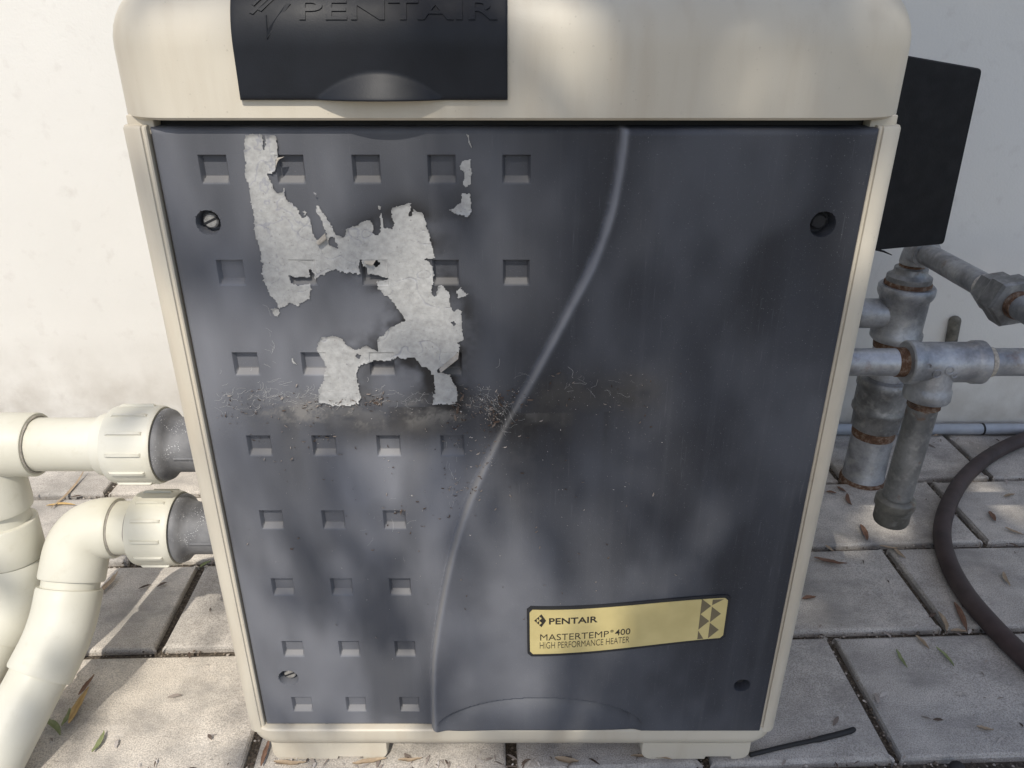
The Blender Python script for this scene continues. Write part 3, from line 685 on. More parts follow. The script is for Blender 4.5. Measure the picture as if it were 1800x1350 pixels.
# dirt that has collected on the front: crumbs and cobweb
tones = []
def crumbs():
    vs = []; fs = []; tn = []
    def one(x, z, L_, wd, a, tone, lift=0.0):
        y = -float(surf(x, z)[0]) - .0006 - lift; b = random.uniform(-.5, .5) * L_
        d = (math.cos(a), math.sin(a)); nrm = (-d[1], d[0]); o = len(vs)
        for t, ww, yy in ((-.5, .25, 0), (-.15, 1, -.0006), (.2, .8, -.001 - abs(b) * .25), (.5, .15, -.0004)):
            for sgn in (-1, 1): vs.append((x + d[0] * t * L_ + nrm[0] * sgn * ww * wd, y + yy + sgn * .0002, z + d[1] * t * L_ + nrm[1] * sgn * ww * wd)); tn.append(tone)
        for i in range(3): fs.append((o + 2 * i, o + 2 * i + 1, o + 2 * i + 3, o + 2 * i + 2))
    clusters = [((425, 722), (60, 24), 70), ((500, 706), (70, 24), 70), ((590, 712), (55, 8), 110), ((650, 704), (50, 10), 50), ((690, 716), (70, 26), 40), ((803, 720), (14, 16), 70), ((845, 705), (32, 24), 150), ((870, 735), (20, 20), 110), ((905, 700), (22, 20), 60),
                ((800, 760), (26, 34), 60), ((800, 850), (30, 60), 70), ((710, 900), (60, 45), 50), ((520, 790), (90, 60), 60), ((700, 800), (150, 70), 60), ((1050, 685), (100, 40), 70), ((860, 770), (16, 60), 50), ((835, 840), (16, 60), 40), ((1110, 780), (40, 120), 45), ((930, 860), (140, 160), 80), ((640, 1000), (250, 160), 60), ((1000, 950), (200, 220), 40), ((570, 775), (24, 14), 14), ((695, 905), (14, 10), 16), ((455, 775), (20, 10), 14)]
    for (cx, cy), (rx, ry), n in clusters:
        for _ in range(int(n * .8)):
            px = random.gauss(cx, rx * .6); py = random.gauss(cy, ry * .6); p = onY(px, py, -.003)
            if not (PX0 + .01 < p.x < PX1 - .01 and PZ0 + .02 < p.z < PZ1 - .02): continue
            big = random.random() ** 3.0
            one(p.x, p.z, .0007 + .0036 * big, .0002 + .0004 * big, random.uniform(0, math.pi), random.random() ** .7 if big < .4 else random.uniform(.1, .7))
    for px, py, L_, a in ((812, 700, .008, 1.1), (804, 722, .009, 1.4), (800, 735, .008, 1.7), (873, 742, .007, .4), (868, 748, .006, 1.0), (932, 693, .006, .1), (880, 712, .007, 2.2), (705, 900, .006, 1.2), (790, 908, .004, 1.3), (512, 808, .004, .9), (655, 968, .004, .4), (746, 895, .004, .6)):
        p = onY(px, py, -.003); one(p.x, p.z, L_, L_ * .14, a, random.uniform(.15, .5), .0008)
    return vs, fs, tn
vs, fs, tn = crumbs()
me = bpy.data.meshes.new('leaf_crumbs'); me.from_pydata(vs, [], fs); at = me.attributes.new('tone', 'FLOAT', 'POINT'); at.data.foreach_set('value', tn); me.materials.append(M['bits'])
o = bpy.data.objects.new('leaf_crumbs', me); col.objects.link(o); o.parent = heater; o.matrix_parent_inverse = Matrix.Translation(-heater.location); o['kind'] = 'stuff'
m = MB()
def fibre(px, py, L_, a, curl, wd):
    p = onY(px, py, -.003); x, z = p.x, p.z; pts = []
    for k in range(9):
        if not (PX0 + .01 < x < PX1 - .01): break
        pts.append((x, -float(surf(x, z)[0]) - .0009, z)); x += math.cos(a) * L_ / 8; z += math.sin(a) * L_ / 8; a += curl * random.uniform(-1, 1.2)
    if len(pts) < 3: return
    o_ = []
    for i, p_ in enumerate(pts):
        q_ = pts[min(i + 1, len(pts) - 1)]; r_ = pts[max(i - 1, 0)]; d = Vector((q_[0] - r_[0], 0, q_[2] - r_[2])); d = d.normalized() if d.length > 0 else Vector((1, 0, 0)); nn = (-d.z, d.x)
        o_ += [(p_[0] + nn[0] * wd, p_[1], p_[2] + nn[1] * wd), (p_[0] - nn[0] * wd, p_[1], p_[2] - nn[1] * wd)]
    m.add(o_, [(2 * i, 2 * i + 1, 2 * i + 3, 2 * i + 2) for i in range(len(pts) - 1)])
for (cx, cy), (rx, ry), n, aa in (((460, 700), (90, 26), 90, .1), ((560, 704), (60, 18), 40, .1), ((690, 702), (80, 18), 44, .1), ((850, 705), (32, 22), 34, -.7), ((1010, 668), (90, 16), 24, .3), ((880, 725), (20, 24), 24, -1.0), ((795, 850), (12, 70), 16, 1.5), ((690, 920), (60, 50), 10, .5), ((478, 600), (8, 60), 10, 1.5)):
    for _ in range(int(n * .95)): fibre(random.gauss(cx, rx * .6), random.gauss(cy, ry * .6), random.uniform(.002, .013), aa + random.gauss(0, .6), .45, random.uniform(.00003, .00008))
o = m.build('cobweb', M['web'], heater, smooth=False); o['kind'] = 'stuff'

# =================================================================== PVC PIPES (left)
def arc(a, c, b, r, n=10):
    """corner at c between a and b rounded with a bend of radius r (quadratic)."""
    a, c, b = Vector(a), Vector(c), Vector(b); p0 = c + (a - c).normalized() * r; p1 = c + (b - c).normalized() * r
    return [p0 * (1 - t) ** 2 + c * 2 * t * (1 - t) + p1 * t * t for t in [k / n for k in range(n + 1)]]
PR = 0.0302
def union(root, x_in, x_nut0, x_nut1, y, z):
    """grey stub out of the heater with its flange, and the ribbed union nut"""
    m = MB(); m.lathe((x_in, y, z), (-1, 0, 0), [(0, .031), (x_in - x_nut1 - .020, .031), (x_in - x_nut1 - .0155, .0322), (x_in - x_nut1 - .012, .0355), (x_in - x_nut1 - .009, .0392), (x_in - x_nut1 - .005, .0408), (x_in - x_nut1 - .0025, .0408), (x_in - x_nut1 - .0015, .0385), (x_in - x_nut1 + .004, .038)], 48)
    st_ = m.build('stub', M['spray'], root, angle=40)
    m = MB(); m.box(x_nut1 + .022, x_in, y - .0328, y - .0300, z - .0012, z + .0012, .0006); m.build('mould_ridge', M['spray'], st_)
    L_ = x_nut1 - x_nut0
    m = MB(); m.lathe((x_nut1, y, z), (-1, 0, 0), [(-.0005, .0395), (-.001, .0425), (.0015, .0438), (.005, .0440), (L_ - .006, .0440), (L_ - .002, .0425), (L_, .038), (L_ + .001, .030)], 60)
    nut = m.build('union_nut', M['pvc'], root, angle=40)
    for k in range(12):
        a = k * math.tau / 12 + .26; c_, s_ = math.cos(a), math.sin(a)
        bmx = []
        for (dx, dr, dt) in ((.006, .0435, .0022), (.0085, .0464, .0014), (L_ - .012, .0464, .0014), (L_ - .009, .0435, .0022)):
            for sg in (-1, 1): bmx.append((x_nut1 - dx, y + dr * c_ - sg * dt * s_, z + dr * s_ + sg * dt * c_))
            for sg in (1, -1): bmx.append((x_nut1 - dx, y + (dr - .003) * c_ - sg * dt * 1.2 * s_, z + (dr - .003) * s_ + sg * dt * 1.2 * c_))
        m = MB(); m.rings([bmx[i:i + 4] for i in range(0, 16, 4)]); m.build('grip_rib', M['pvc'], nut, angle=50)
UY = 0.15
up = empty('pool_pipe', (-.586, UY, 0), 'cream plastic pool pipe with tee and ribbed union leaving the heater higher up', 'pipe', 'pool pipes beside the heater')
uz = 0.330
union(up, -0.286, -0.446, -0.391, UY, uz)
m = MB(); m.tube([(-0.444, UY, uz), (-.560, UY, uz)], PR, 48); m.build('pipe', M['pvc'], up)
m = MB(); m.lathe((-.4485, UY, uz), (-1, 0, 0), [(-.004, .0345), (.008, .0352), (.011, .034), (.0112, .0300)], 48); m.build('collar', M['pvc'], up)
tcx = -.598
m = MB(); m.lathe((-.533, UY, uz), (-1, 0, 0), [(0, .0300), (.0004, .0352), (.002, .0362), (.045, .0362), (.055, .0355), (.14, .0355)], 48); m.build('tee', M['pvc'], up)
m = MB(); m.lathe((tcx, UY, uz), (.02, -.10, -1), [(.0, .030), (.03, .0355), (.075, .0362), (.082, .0350), (.0822, .0302)], 48); m.build('tee_branch', M['pvc'], up)
P0 = Vector((tcx, UY, uz)); dd = Vector((.02, -.10, -1)).normalized(); P1 = P0 + dd * .20; P2_ = P1 + Vector((-.07, -.11, -.13))
m = MB(); m.tube([P0 + dd * .08, *arc(P0, P1, P2_, .05), P2_], PR, 40); m.build('pipe', M['pvc'], up)
m = MB(); m.lathe(P0 + dd * .098, dd, [(0, .0300), (.0004, .0352), (.002, .0362), (.047, .0362), (.049, .0352), (.0492, .030)], 48); m.build('coupling', M['pvc'], up)
m = MB(); d2_ = (P2_ - P1).normalized(); m.tube([P1 - dd * .052, P1 - dd * .045, *arc(P0, P1, P2_, .034), P1 + d2_ * .045, P1 + d2_ * .052], [.0345] + [.0362] * 13 + [.0345], 40); m.build('bend', M['pvc'], up)

lz = 0.2155
lp = empty('pool_pipe', (-.523, .08, 0), 'cream plastic pool pipe with elbow and ribbed union leaving the heater lower down', 'pipe', 'pool pipes beside the heater')
union(lp, -0.286, -0.444, -0.394, UY, lz)
C0 = Vector((-.513, UY, lz)); C1 = Vector((-.523, .081, .121)); C2 = Vector((-.575, -.045, .012))
d1 = (C1 - C0).normalized(); d2 = (C2 - C1).normalized()
m = MB(); m.tube([(-.443, UY, lz), (-.49, UY, lz)], .0318, 48); m.build('pipe', M['pvc'], lp)
xs0 = Vector((-.468, UY, lz))
rad = [.030, .0350, .0358] + [.0358] * 15 + [.0350, .030]
m = MB(); m.tube([xs0, xs0 + Vector((-.0005, 0, 0)), xs0 + Vector((-.003, 0, 0)), *arc(xs0, C0, C1, .036, 14), C0 + d1 * .058, C0 + d1 * .0605, C0 + d1 * .061], [.030, .0350, .0360] + [.0360] * 15 + [.0360, .0350, .030], 48)
m.build('elbow', M['pvc'], lp, angle=50)
m = MB(); m.tube([C0 + d1 * .05, C0 + d1 * .085], PR + .001, 48); m.build('pipe', M['pvc'], lp)
m = MB(); a0 = C1 - d1 * .048; b0 = C1 + d2 * .052
m.tube([a0, a0 + d1 * .0005, a0 + d1 * .003, *arc(a0, C1, b0, .030, 12), b0 - d2 * .003, b0 - d2 * .0005, b0], [.030, .0345, .0356] + [.0356] * 13 + [.0356, .0345, .030], 48); m.build('bend', M['pvc'], lp, angle=50)
m = MB(); m.tube([C1 + d2 * .04, C2, C2 + d2 * .05], PR + .001, 48); m.build('pipe', M['pvc'], lp)

for root_, x_, z_ in ((up, -.5335, uz), (lp, -.4685, lz), (lp, -.4470, lz)):   # squeezed-out solvent cement
    pts_ = []; rr_ = []
    m = MB(); m.tube([(x_ + .0012 * (fbm(np.array([j * .45 + x_ * 90]), np.array([3.0]))[0] - .3), UY + (PR + .0016) * math.cos(t), z_ + (PR + .0016) * math.sin(t)) for j, t in enumerate([k * math.tau / 40 for k in range(41)])], [.0006 + .0012 * fbm(np.array([k * .5 + x_ * 70]), np.array([7.0]))[0] for k in range(41)], 6, False)
    m.build('cement_bead', M['curl'], root_, angle=80)

# =================================================================== GAS PIPEWORK (right)
gas = empty('gas_pipe', (.478, .2, 0), 'galvanised gas pipe with tee and capped drip leg entering the heater', 'pipe')
gz_, gy = 0.409, 0.20
xa = onY(1590, 635, gy).x; xb = onY(1727, 635, gy).x; tx_ = 0.482
m = MB(); m.tube([(.28, gy, gz_), (xa + .006, gy, gz_)], .0158, 32); m.build('pipe', M['galv'], gas)
m = MB(); m.lathe((xa - .011, gy, gz_), (1, 0, 0), [(.013 * k / 14, .0160 + (.0009 if k % 2 else 0) + .0003 * random.random()) for k in range(15)], 32); m.build('thread', M['rust'], gas)
m = MB(); L_ = xb - xa
m.lathe((xa, gy, gz_), (1, 0, 0), [(0, .0165), (.0005, .0235), (.002, .0250), (.012, .0250), (.014, .0236), (.016, .0232), (L_ - .017, .0232), (L_ - .014, .0240), (L_ - .012, .0250), (L_ - .002, .0250), (L_ - .0005, .0235), (L_, .0165)], 48)
tee = m.build('tee', M['galv'], gas, angle=40)
m = MB(); m.lathe((tx_, gy, gz_), (0, 0, -1), [(.006, .0225), (.024, .0228), (.030, .0236), (.033, .0255), (.043, .0258), (.0455, .0245), (.046, .0165)], 48); m.build('tee_outlet', M['galv'], tee, angle=40)
for k, (ax, az_, r_) in enumerate(((.462, .414, .0035), (.474, .405, .0045), (.487, .409, .0045), (.494, .403, .003))):   # cast marks on the tee
    yy = gy - math.sqrt(.0233 ** 2 - (az_ - gz_) ** 2); mm = MB()
    mm.tube([(ax + r_ * math.cos(t), yy - .0002, az_ + r_ * math.sin(t)) for t in [j * math.tau / 14 for j in range(15)]], .0009, 6, False); mm.build('cast_mark', M['galv'], tee)
m = MB()
pts = []; rr_ = []
for k in range(60): pts.append((xb - .001 + .010 * k / 60, gy, gz_)); rr_.append(.0168 + .0007 * math.sin(k * 1.3))
m.tube(pts, rr_, 32); m.build('thread_tape', M['tape'], gas)
m = MB(); m.tube([(xb - .004, gy, gz_), (1.3, gy, gz_)], .0160, 32); m.build('pipe', M['galv'], gas)
m = MB(); m.tube([(tx_, gy, gz_ - .04), (tx_ - .004, gy, .205)], .0170, 32); m.build('drip_leg', M['galvdark'], gas)
m = MB(); m.lathe((tx_, gy, gz_ - .044), (0, 0, -1), [(.013 * k / 14, .0171 + (.0009 if k % 2 else 0) + .0003 * random.random()) for k in range(15)], 32); m.build('thread', M['rust'], gas)
m = MB(); m.lathe((tx_ - .004, gy, .223), (0, 0, -1), [(-.004, .0168), (-.003, .0205), (.0, .0235), (.009, .0238), (.0115, .0222), (.013, .0212), (.030, .0212), (.034, .0195), (.036, .015)], 32); m.build('pipe_cap', M['capm'], gas, angle=40)

rx, ry = 0.640, 0.59
ris = empty('gas_riser', (rx, ry, 0), 'stout galvanised gas riser with rusty foot standing by the white wall', 'pipe')
m = MB(); m.lathe((rx, ry, -.015), (0, 0, 1), [(0, .037), (.022, .037), (.026, .0355), (.12, .0345), (.135, .0345)], 44); m.build('foot_pipe', M['galv'], ris, angle=40)
m = MB(); m.lathe((rx, ry, -.010), (0, 0, 1), [(0, .039), (.012, .0395), (.018, .0372)], 44); m.build('rust_ring', M['rust'], ris)
m = MB(); m.lathe((rx, ry, .092), (0, 0, 1), [(0, .0348), (.006, .0358), (.02, .036), (.026, .035)], 44); m.build('rust_ring', M['rust'], ris)
m = MB(); m.lathe((rx, ry, .108), (0, 0, 1), [(0, .035), (.003, .039), (.03, .040), (.036, .0445), (.042, .0445), (.046, .0425), (.078, .0425), (.083, .0450), (.094, .0450), (.098, .042), (.10, .031)], 44); m.build('sleeve', M['galvdark'], ris, angle=40)
m = MB(); m.lathe((rx, ry, .20), (0, 0, 1), [(0, .031), (.08, .031)], 44); m.build('pipe', M['galv'], ris)
m = MB(); m.lathe((rx, ry, .262), (0, 0, 1), [(0, .0318), (.006, .0325), (.014, .0325), (.02, .031)], 44); m.build('rust_ring', M['rust'], ris)
m = MB(); m.lathe((rx, ry, .276), (0, 0, 1), [(0, .031), (.001, .038), (.004, .0405), (.014, .0405), (.018, .0375), (.072, .0380), (.077, .0415), (.083, .0435), (.092, .0435), (.095, .041), (.0955, .031)], 44)
cpl = m.build('tee', M['galv'], ris, angle=40)
m = MB(); m.tube([(rx - .02, ry, .322), (rx - .075, ry, .322)], .0245, 32); m.tube([(rx - .07, ry, .322), (.36, ry, .322)], .0195, 32); m.build('side_outlet', M['galv'], ris)
m = MB(); m.lathe((rx, ry, .369), (0, 0, 1), [(0, .036), (.006, .0362), (.010, .034)], 44); m.build('rust_ring', M['rust'], ris)
m = MB(); m.lathe((rx, ry, .376), (0, 0, 1), [(0, .0335), (.002, .0345), (.010, .034), (.014, .028), (.017, .0255), (.024, .0250), (.026, .022)], 44); m.build('bushing', M['galvdark'], ris, angle=40)
m = MB(); m.lathe((rx, ry, .399), (0, 0, 1), [(0, .019), (.006, .0195), (.009, .018)], 32); m.build('rust_ring', M['rust'], ris)
ez = 0.432
m = MB(); m.tube([(rx, ry, .404), (rx, ry, .408), *arc((rx, ry, .39), (rx, ry, ez), (rx, ry - .06, ez), .024), (rx, ry - .030, ez), (rx, ry - .036, ez)], [.0175, .0205] + [.0205] * 11 + [.0215, .0215], 32); m.build('elbow', M['galv'], ris, angle=45)
m = MB(); m.tube([(rx, ry - .03, ez), (rx + .004, .385, ez)], .0165, 32); m.build('pipe', M['galv'], ris)
hx6 = MB(); ux = rx + .004
def hexr(y, r): return [(ux + r * math.cos(R(60 * k + 10)), y, ez + r * math.sin(R(60 * k + 10))) for k in range(6)]
hx6.rings([hexr(.392, .020), hexr(.390, .0255), hexr(.386, .027), hexr(.366, .027), hexr(.363, .025), hexr(.361, .031), hexr(.357, .0335), hexr(.332, .0335), hexr(.328, .031), hexr(.3275, .018)])
hx6.build('union_nut', M['galvdark'], ris, angle=25)
m = MB(); m.lathe((ux, .404, ez), (0, -1, 0), [(0, .0167), (.003, .0178), (.010, .0180), (.014, .017)], 32); m.build('thread_tape', M['tape'], ris)
m = MB(); m.lathe((ux, .329, ez), (0, -1, 0), [(0, .018), (.006, .0182), (.012, .017)], 32); m.build('rust_ring', M['rust'], ris)
m = MB(); m.tube([(ux, .333, ez), (ux + .01, .05, ez)], .0165, 32); m.build('pipe', M['galv'], ris)

cz0 = 0.0115
cnd = empty('conduit', (.9, .752, 0), 'grey plastic conduit lying along the foot of the white wall', 'conduit')
m = MB(); m.tube([(.3, .756, cz0), (.7, .755, cz0), (1.0, .757, cz0), (2.2, .757, cz0)], .0112, 24); m.build('pipe', M['conduit'], cnd)
for xx in (.81, 1.35):
    m = MB(); m.lathe((xx - .02, .7555, cz0 + .0003), (1, 0, 0), [(0, .0112), (.001, .0131), (.04, .0131), (.041, .0112)], 24); m.build('coupling', M['conduit'], cnd)
m = MB(); m.lathe((.945, .757, cz0), (1, 0, 0), [(0, .0112), (.0005, .0122), (.004, .0122), (.0045, .0112)], 24); m.build('clip', M['rubber'], cnd)

sp0 = onY(1681, 556, .768); sp1 = onY(1664, 640, .768)
m = MB(); m.tube([sp1, sp1 * .5 + sp0 * .5, sp0 - Vector((0, 0, .008)), sp0 - Vector((0, 0, .003)), sp0], [.0105, .0105, .0105, .0085, .004], 20)
tag(m.build('pipe_stub', M['olive'], angle=60), 'short mossy brown pipe stub fixed against the white wall', 'pipe stub')

hp = [onZ(x, y, .0135) for x, y in ((1985, 740), (1880, 752), (1800, 772), (1742, 800), (1697, 838), (1668, 885), (1656, 935), (1666, 985), (1695, 1040), (1740, 1095), (1800, 1155), (1890, 1235), (2010, 1330))]
def smooth(pts, n=8):
    out = []; k = len(pts)
    for i in range(k - 1):
        p0, p1, p2, p3 = pts[max(i - 1, 0)], pts[i], pts[i + 1], pts[min(i + 2, k - 1)]
        for j in range(n):
            t = j / n; out.append(0.5 * ((2 * p1) + (p2 - p0) * t + (2 * p0 - 5 * p1 + 4 * p2 - p3) * t * t + (3 * p1 - p0 - 3 * p2 + p3) * t ** 3))
    return out + [pts[-1]]
m = MB(); m.tube(smooth(hp), .0132, 24)
tag(m.build('garden_hose', M['hose']), 'dark brown rubber hose curving over the grey pavers', 'hose')
m = MB(); ra = [onZ(x, y, .0032) for x, y in ((1318, 1327), (1380, 1312), (1440, 1299), (1488, 1287), (1503, 1281))]; m.tube(smooth(ra, 5), [.0026] * 10 + [.0034] * 8 + [.0030, .0028, .0018], 10)
tag(m.build('twig', M['rubber']), 'thin black stick lying beside the right foot of the heater', 'twig')
sb = onZ(1683, 1350, .006); m = MB()
rs = []
for k in range(9):
    a = math.pi * k / 8; rs.append([(sb.x + .0085 * math.sin(a) * math.cos(t) * (1 + .06 * math.sin(3 * t)), sb.y + .0085 * math.sin(a) * math.sin(t), sb.z - .0002 - .007 * math.cos(a)) for t in [j * math.tau / 14 for j in range(14)]])
m.rings(rs); tag(m.build('seed_pod', M['rubber']), 'round black seed pod lying on a paver', 'seed pod')

# =================================================================== FALLEN LEAVES
def leaf_obj(px, py, ang, L_, wd, kind, label, group, z0=0.002, curl=.25):
    n = 10; vs = []; bend = random.uniform(-.14, .14); curl *= random.uniform(.3, 2.2)
    for i in range(n + 1):
        t = i / n; ww = .72 * wd * (math.sin(math.pi * min(1, t * .97 + .02)) ** .8) * (1.15 - .5 * t) + .0003
        zz = curl * L_ * (t - .45) ** 2 + random.uniform(-.0006, .0006); yy = bend * L_ * math.sin(t * 2.6) + random.uniform(-.0003, .0003)
        vs += [(L_ * (t - .5), yy - ww, zz + ww * .55), (L_ * (t - .5), yy, zz), (L_ * (t - .5), yy + ww, zz + ww * .55)]
    fs = [(3 * i + j, 3 * i + j + 1, 3 * i + j + 4, 3 * i + j + 3) for i in range(n) for j in (0, 1)]
    nn = len(vs); vs += [(x, y, z - .0004) for x, y, z in vs]; fs += [tuple(q + nn for q in f[::-1]) for f in fs]
    m = MB(); m.add(vs, fs); me_o = m.build('fallen_leaf', M[kind], angle=70)
    p = onZ(px, py, 0); me_o.location = (p.x, p.y, z0); me_o.rotation_euler = (random.uniform(-.08, .08), random.uniform(-.05, .05), ang)
    return tag(me_o, label, 'leaf', group)
def seg(x0, y0, x1, y1, wd, kind, label, group=None, curl=.15):
    a = onZ(x0, y0); b = onZ(x1, y1); d = b - a
    leaf_obj((x0 + x1) / 2, (y0 + y1) / 2, math.atan2(d.y, d.x), d.length, wd, kind, label, group, .003, curl)
GR = 'dry leaves on the grey pavers'
rt = 'rusty brown dry leaf lying on the shaded grey pavers'; tn_ = 'narrow tan dry leaf lying on the shaded grey pavers'
for s_ in ((1430, 985, 1488, 997, .006), (1410, 1056, 1434, 1052, .005), (1512, 925, 1522, 955, .006), (1488, 872, 1498, 892, .005), (1470, 858, 1486, 868, .004), (1452, 866, 1470, 870, .004), (1738, 902, 1748, 920, .006), (1676, 1062, 1696, 1112, .006)): seg(*s_, 'leaf_rust', rt, 'rusty leaves on the shaded pavers')
for s_ in ((1648, 1078, 1658, 1114, .0045), (1762, 1008, 1776, 1034, .004), (1765, 930, 1800, 942, .004), (1764, 876, 1784, 873, .004), (1670, 1112, 1700, 1114, .004), (1608, 1120, 1630, 1145, .004), (1545, 963, 1576, 966, .004), (1450, 962, 1466, 972, .004), (1640, 770, 1668, 764, .005), (1715, 1280, 1745, 1286, .003), (1570, 967, 1592, 985, .005)): seg(*s_, 'leaf_tan', tn_, 'tan leaves on the shaded pavers')
for s_ in ((1574, 1146, 1594, 1178, .003), (1644, 1142, 1672, 1176, .003)): seg(*s_, 'leaf_green', 'thin green leaf lying on the shaded grey pavers', 'green leaves on the shaded pavers')
seg(123, 1275, 160, 1212, .006, 'leaf_gold', 'golden curled leaf on the sunlit paver below the pipe bend', None)
seg(140, 1225, 168, 1190, .004, 'leaf_rust', 'short brown leaf in the shadow of the pipe bend')
seg(163, 1325, 182, 1288, .004, 'leaf_green', 'green leaf lying in full sun on the pale paver')
for s_ in ((110, 1280, 122, 1248, .004), (78, 1268, 104, 1300, .005)): seg(*s_, 'leaf_green', 'green leaf lying in the shadow of the sloping pipe', 'green leaves by the sloping pipe')
seg(46, 1318, 62, 1296, .006, 'leaf_gold', 'yellow leaf half under the sloping plastic pipe')
seg(172, 1048, 208, 1010, .006, 'leaf_tan', 'tan leaf in the shade behind the pipe elbow')
seg(92, 896, 150, 835, .0035, 'leaf_tan', 'long thin twig-like leaf under the upper pool pipe'); seg(82, 891, 132, 893, .004, 'leaf_gold', 'pale orange leaf under the upper pool pipe')
seg(352, 1000, 372, 990, .004, 'leaf_green', 'small green sprout in the joint beside the lower pool pipe')
seg(460, 1350, 478, 1300, .0035, 'leaf_rust', 'brown leaf leaning at the left foot of the heater')
for s_ in ((482, 1342, 540, 1346, .004), (620, 1346, 680, 1338, .004), (700, 1340, 742, 1334, .003), (975, 1336, 1018, 1342, .005), (1108, 1335, 1180, 1344, .003)): seg(*s_, 'leaf_tan', 'tan dry leaf lying along the front edge below the heater', 'tan leaves below the heater')

# grit in the joints
vs = []; fs = []; tn = []
for _ in range(4200):
    i = random.randrange(5, len(ROWS) - 1)
    if random.random() < .68: u = random.uniform(-1.0, 1.1); v = ROWS[i] + random.gauss(0, .004)
    else:
        js = FIX.get(i, [0]); u = random.choice(js) + random.gauss(0, .004); v = random.uniform(ROWS[i], ROWS[i + 1])
    x, y = pav(u, v)
    if y > .74: continue
    r_ = random.uniform(.0007, .0022) * (1.5 if random.random() < .06 else 1); z = random.uniform(-.009, -.003); o_ = len(vs); t = random.random()
    for (a, b, c) in ((1, 0, 0), (-1, 0, 0), (0, 1, 0), (0, -1, 0), (0, 0, .8), (0, 0, -.8)): vs.append((x + a * r_ * random.uniform(.7, 1.3), y + b * r_ * random.uniform(.7, 1.3), z + c * r_)); tn.append(t)
    fs += [tuple(o_ + q for q in f) for f in ((0, 2, 4), (2, 1, 4), (1, 3, 4), (3, 0, 4), (2, 0, 5), (1, 2, 5), (3, 1, 5), (0, 3, 5))]
me = bpy.data.meshes.new('joint_grit'); me.from_pydata(vs, [], fs); at = me.attributes.new('tone', 'FLOAT', 'POINT'); at.data.foreach_set('value', tn); me.materials.append(M['grit'])
o = bpy.data.objects.new('joint_grit', me); col.objects.link(o); tag(o, 'loose grit lying in the joints between the pavers', 'grit', kind='stuff')

vs = []; fs = []; tn = []
spots = [(1300 + random.uniform(0, 520), random.uniform(790, 1345)) for _ in range(130)] + [(random.uniform(-20, 460), random.uniform(840, 1345)) for _ in range(45)] + [(random.gauss(700, 260), random.gauss(1343, 6)) for _ in range(120)]
for r_ in range(7, 11):                                          # more of it caught along the joints and under the wall
    for _ in range(70): q_ = pav(random.uniform(-1, 1.05), ROWS[r_] + random.gauss(0, .008)); spots.append(q_)
for _ in range(160): spots.append((random.uniform(.3, 1.2), .735 - abs(random.gauss(0, .02))))
for a_, b_ in spots:
    p = Vector((a_, b_, 0)) if abs(a_) < 3 else onZ(a_, b_)
    if p.y > .76 or (abs(p.x) < .29 and p.y > .02): continue
    L_ = .002 + .016 * random.random() ** 3; wd = L_ * random.uniform(.06, .2); an = random.uniform(0, math.tau); d = (math.cos(an), math.sin(an)); o_ = len(vs); t_ = .15 + .8 * random.random() ** .8; z_ = .0012
    for q, ww, dz in ((-.5, .2, .0), (-.1, 1, .001), (.25, .8, .0014), (.5, .1, .0002)):
        for sg in (-1, 1): vs.append((p.x + d[0] * q * L_ - d[1] * sg * ww * wd, p.y + d[1] * q * L_ + d[0] * sg * ww * wd, z_ + dz)); tn.append(t_)
    fs += [(o_ + 2 * i, o_ + 2 * i + 1, o_ + 2 * i + 3, o_ + 2 * i + 2) for i in range(3)]
me = bpy.data.meshes.new('leaf_litter'); me.from_pydata(vs, [], fs); at = me.attributes.new('tone', 'FLOAT', 'POINT'); at.data.foreach_set('value', tn); me.materials.append(M['bits'])
o = bpy.data.objects.new('leaf_litter', me); col.objects.link(o); tag(o, 'fine crumbs of dry leaf scattered over the pavers', 'leaf litter', kind='stuff')

# =================================================================== SHADE TREE behind the photographer
tree = empty('shade_tree', (1.6, -4.2, 0), 'leafy shade tree standing in the garden opposite the heater', 'tree')
dirv = Vector((-.10, -.80, 1.0))
def back(x, z, s_): return Vector((x, 0, z)) + dirv * s_       # a point on the heater's front plane traced towards the sun
m = MB(); tb = Vector((1.6, -4.2, -.05)); cc = back(.95, .8, 4.4)
trunk = smooth([tb, tb + Vector((.03, .04, .9)), tb + Vector((-.10, .10, 1.9)), tb * .55 + cc * .45 + Vector((0, 0, 1.1)), cc], 6)
m.tube(trunk, [.17 - .13 * i / (len(trunk) - 1) for i in range(len(trunk))], 16); m.build('trunk', M['bark'], tree)
m = MB(); tips = [back(.25, .4, 3.6), back(.2, 1.2, 3.8), back(.7, .1, 4.2), back(.6, 1.6, 4.6), back(1.2, .5, 4.6), back(1.4, 1.3, 5.0), back(-.1, .75, 4.4), back(.9, 2.1, 4.8), back(1.8, 1.0, 4.8), back(.25, .12, 1.65)]
for tp_ in tips:
    a = trunk[random.randrange(13, 22)]; mid = (a + tp_) / 2 + Vector((random.uniform(-.15, .15), random.uniform(-.1, .1), .15)); pts = smooth([a, mid, tp_], 5)
    m.tube(pts, [.035 - .028 * i / (len(pts) - 1) for i in range(len(pts))], 8)
m.build('limbs', M['bark'], tree)
def low_edge(z): return .065 + .30 * z if z < .17 else .116 + .6 * (z - .17)
def shade(x, z):                                                # how closed the crown is along this sun ray
    if x > .33: return 1.0 if z < .9 else (1.0 if x > .22 else .5)
    if z > .9: return 1.0 if x > .15 else 0.0
    if x > .25: return .14
    e = .03 + .03 * math.sin(z * 9.0) + .025 * math.sin(z * 21 + 1)
    if z < .34: e = max(e, low_edge(z) + .02)
    if x > e: return .42
    if x > -.26: return .05
    return .012 if z < .9 else 0.0
lv = []; lf = []
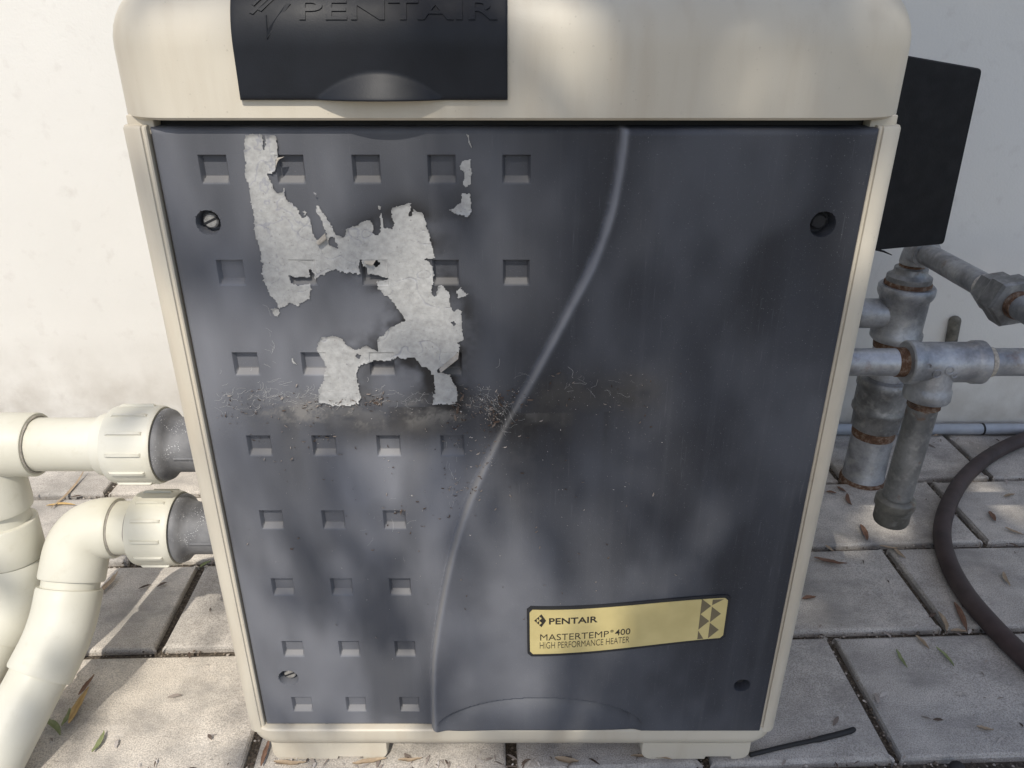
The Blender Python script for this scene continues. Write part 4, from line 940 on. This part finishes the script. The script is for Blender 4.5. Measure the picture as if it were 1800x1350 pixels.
def spot(px, py, r): g_ = onZ(px, py); return (g_.x - .125 * g_.y, g_.y / .8, r)
holes = [spot(*q) for q in ((1690, 775, .05), (1745, 862, .06), (1565, 895, .05), (1500, 962, .05), (1405, 1080, .06), (1600, 1010, .035), (1560, 935, .05), (1720, 1010, .04), (1590, 1185, .03), (1790, 905, .04), (1640, 1290, .03), (1480, 1190, .03))]
def leafy(p, L_):
    wd = L_ * .2; d = Vector((random.gauss(0, 1), random.gauss(0, 1), random.gauss(-.3, .6))).normalized(); q = d.cross(Vector((random.gauss(0, .5), random.gauss(0, .5), 1))).normalized()
    o_ = len(lv); nrm = d.cross(q)
    lv.extend([tuple(p - d * L_ * .5), tuple(p - d * L_ * .1 + q * wd + nrm * wd * .3), tuple(p + d * L_ * .5), tuple(p - d * L_ * .1 - q * wd + nrm * wd * .3)])
    lf.extend([(o_, o_ + 1, o_ + 2), (o_, o_ + 2, o_ + 3)])
cnt = 0
while cnt < 26000:
    x = random.uniform(-.9, 2.3); z = random.uniform(-.5, 2.5)
    if random.random() > shade(x, z): continue
    if any((x - hx) ** 2 + (z - hz) ** 2 < hr * hr for hx, hz, hr in holes): continue
    cnt += 1; leafy(back(x, z, random.uniform(2.6, 5.4)), random.uniform(.07, .13))
cnt = 0                                                         # unseen bough, added to cast the camera holder's diagonal shadow on the panel
while cnt < 5200:
    x = random.uniform(.05, .72); z = random.uniform(-.06, .34)
    if x < low_edge(z) + .012 or (x > .255 and random.random() < .75): continue
    if any((x - hx) ** 2 + (z - hz) ** 2 < hr * hr * .8 for hx, hz, hr in holes): continue
    cnt += 1; leafy(back(x, z, random.uniform(1.35, 1.9)), random.uniform(.03, .05))
for cx_, cz_, n_ in ((-.130, .235, 6), (-.125, .20, 3), (-.03, .33, 3), (.02, .42, 4), (-.02, .5, 3), (.07, .40, 3), (-.04, .66, 2)):
    for _ in range(n_): leafy(back(random.gauss(cx_, .016), random.gauss(cz_, .028), random.uniform(1.5, 2.6)), random.uniform(.05, .09))
me = bpy.data.meshes.new('crown'); me.from_pydata(lv, [], lf); me.materials.append(M['leaf_live'])
o = bpy.data.objects.new('crown', me); col.objects.link(o); o.parent = tree; o.matrix_parent_inverse = Matrix.Translation(-tree.location); o['kind'] = 'stuff'
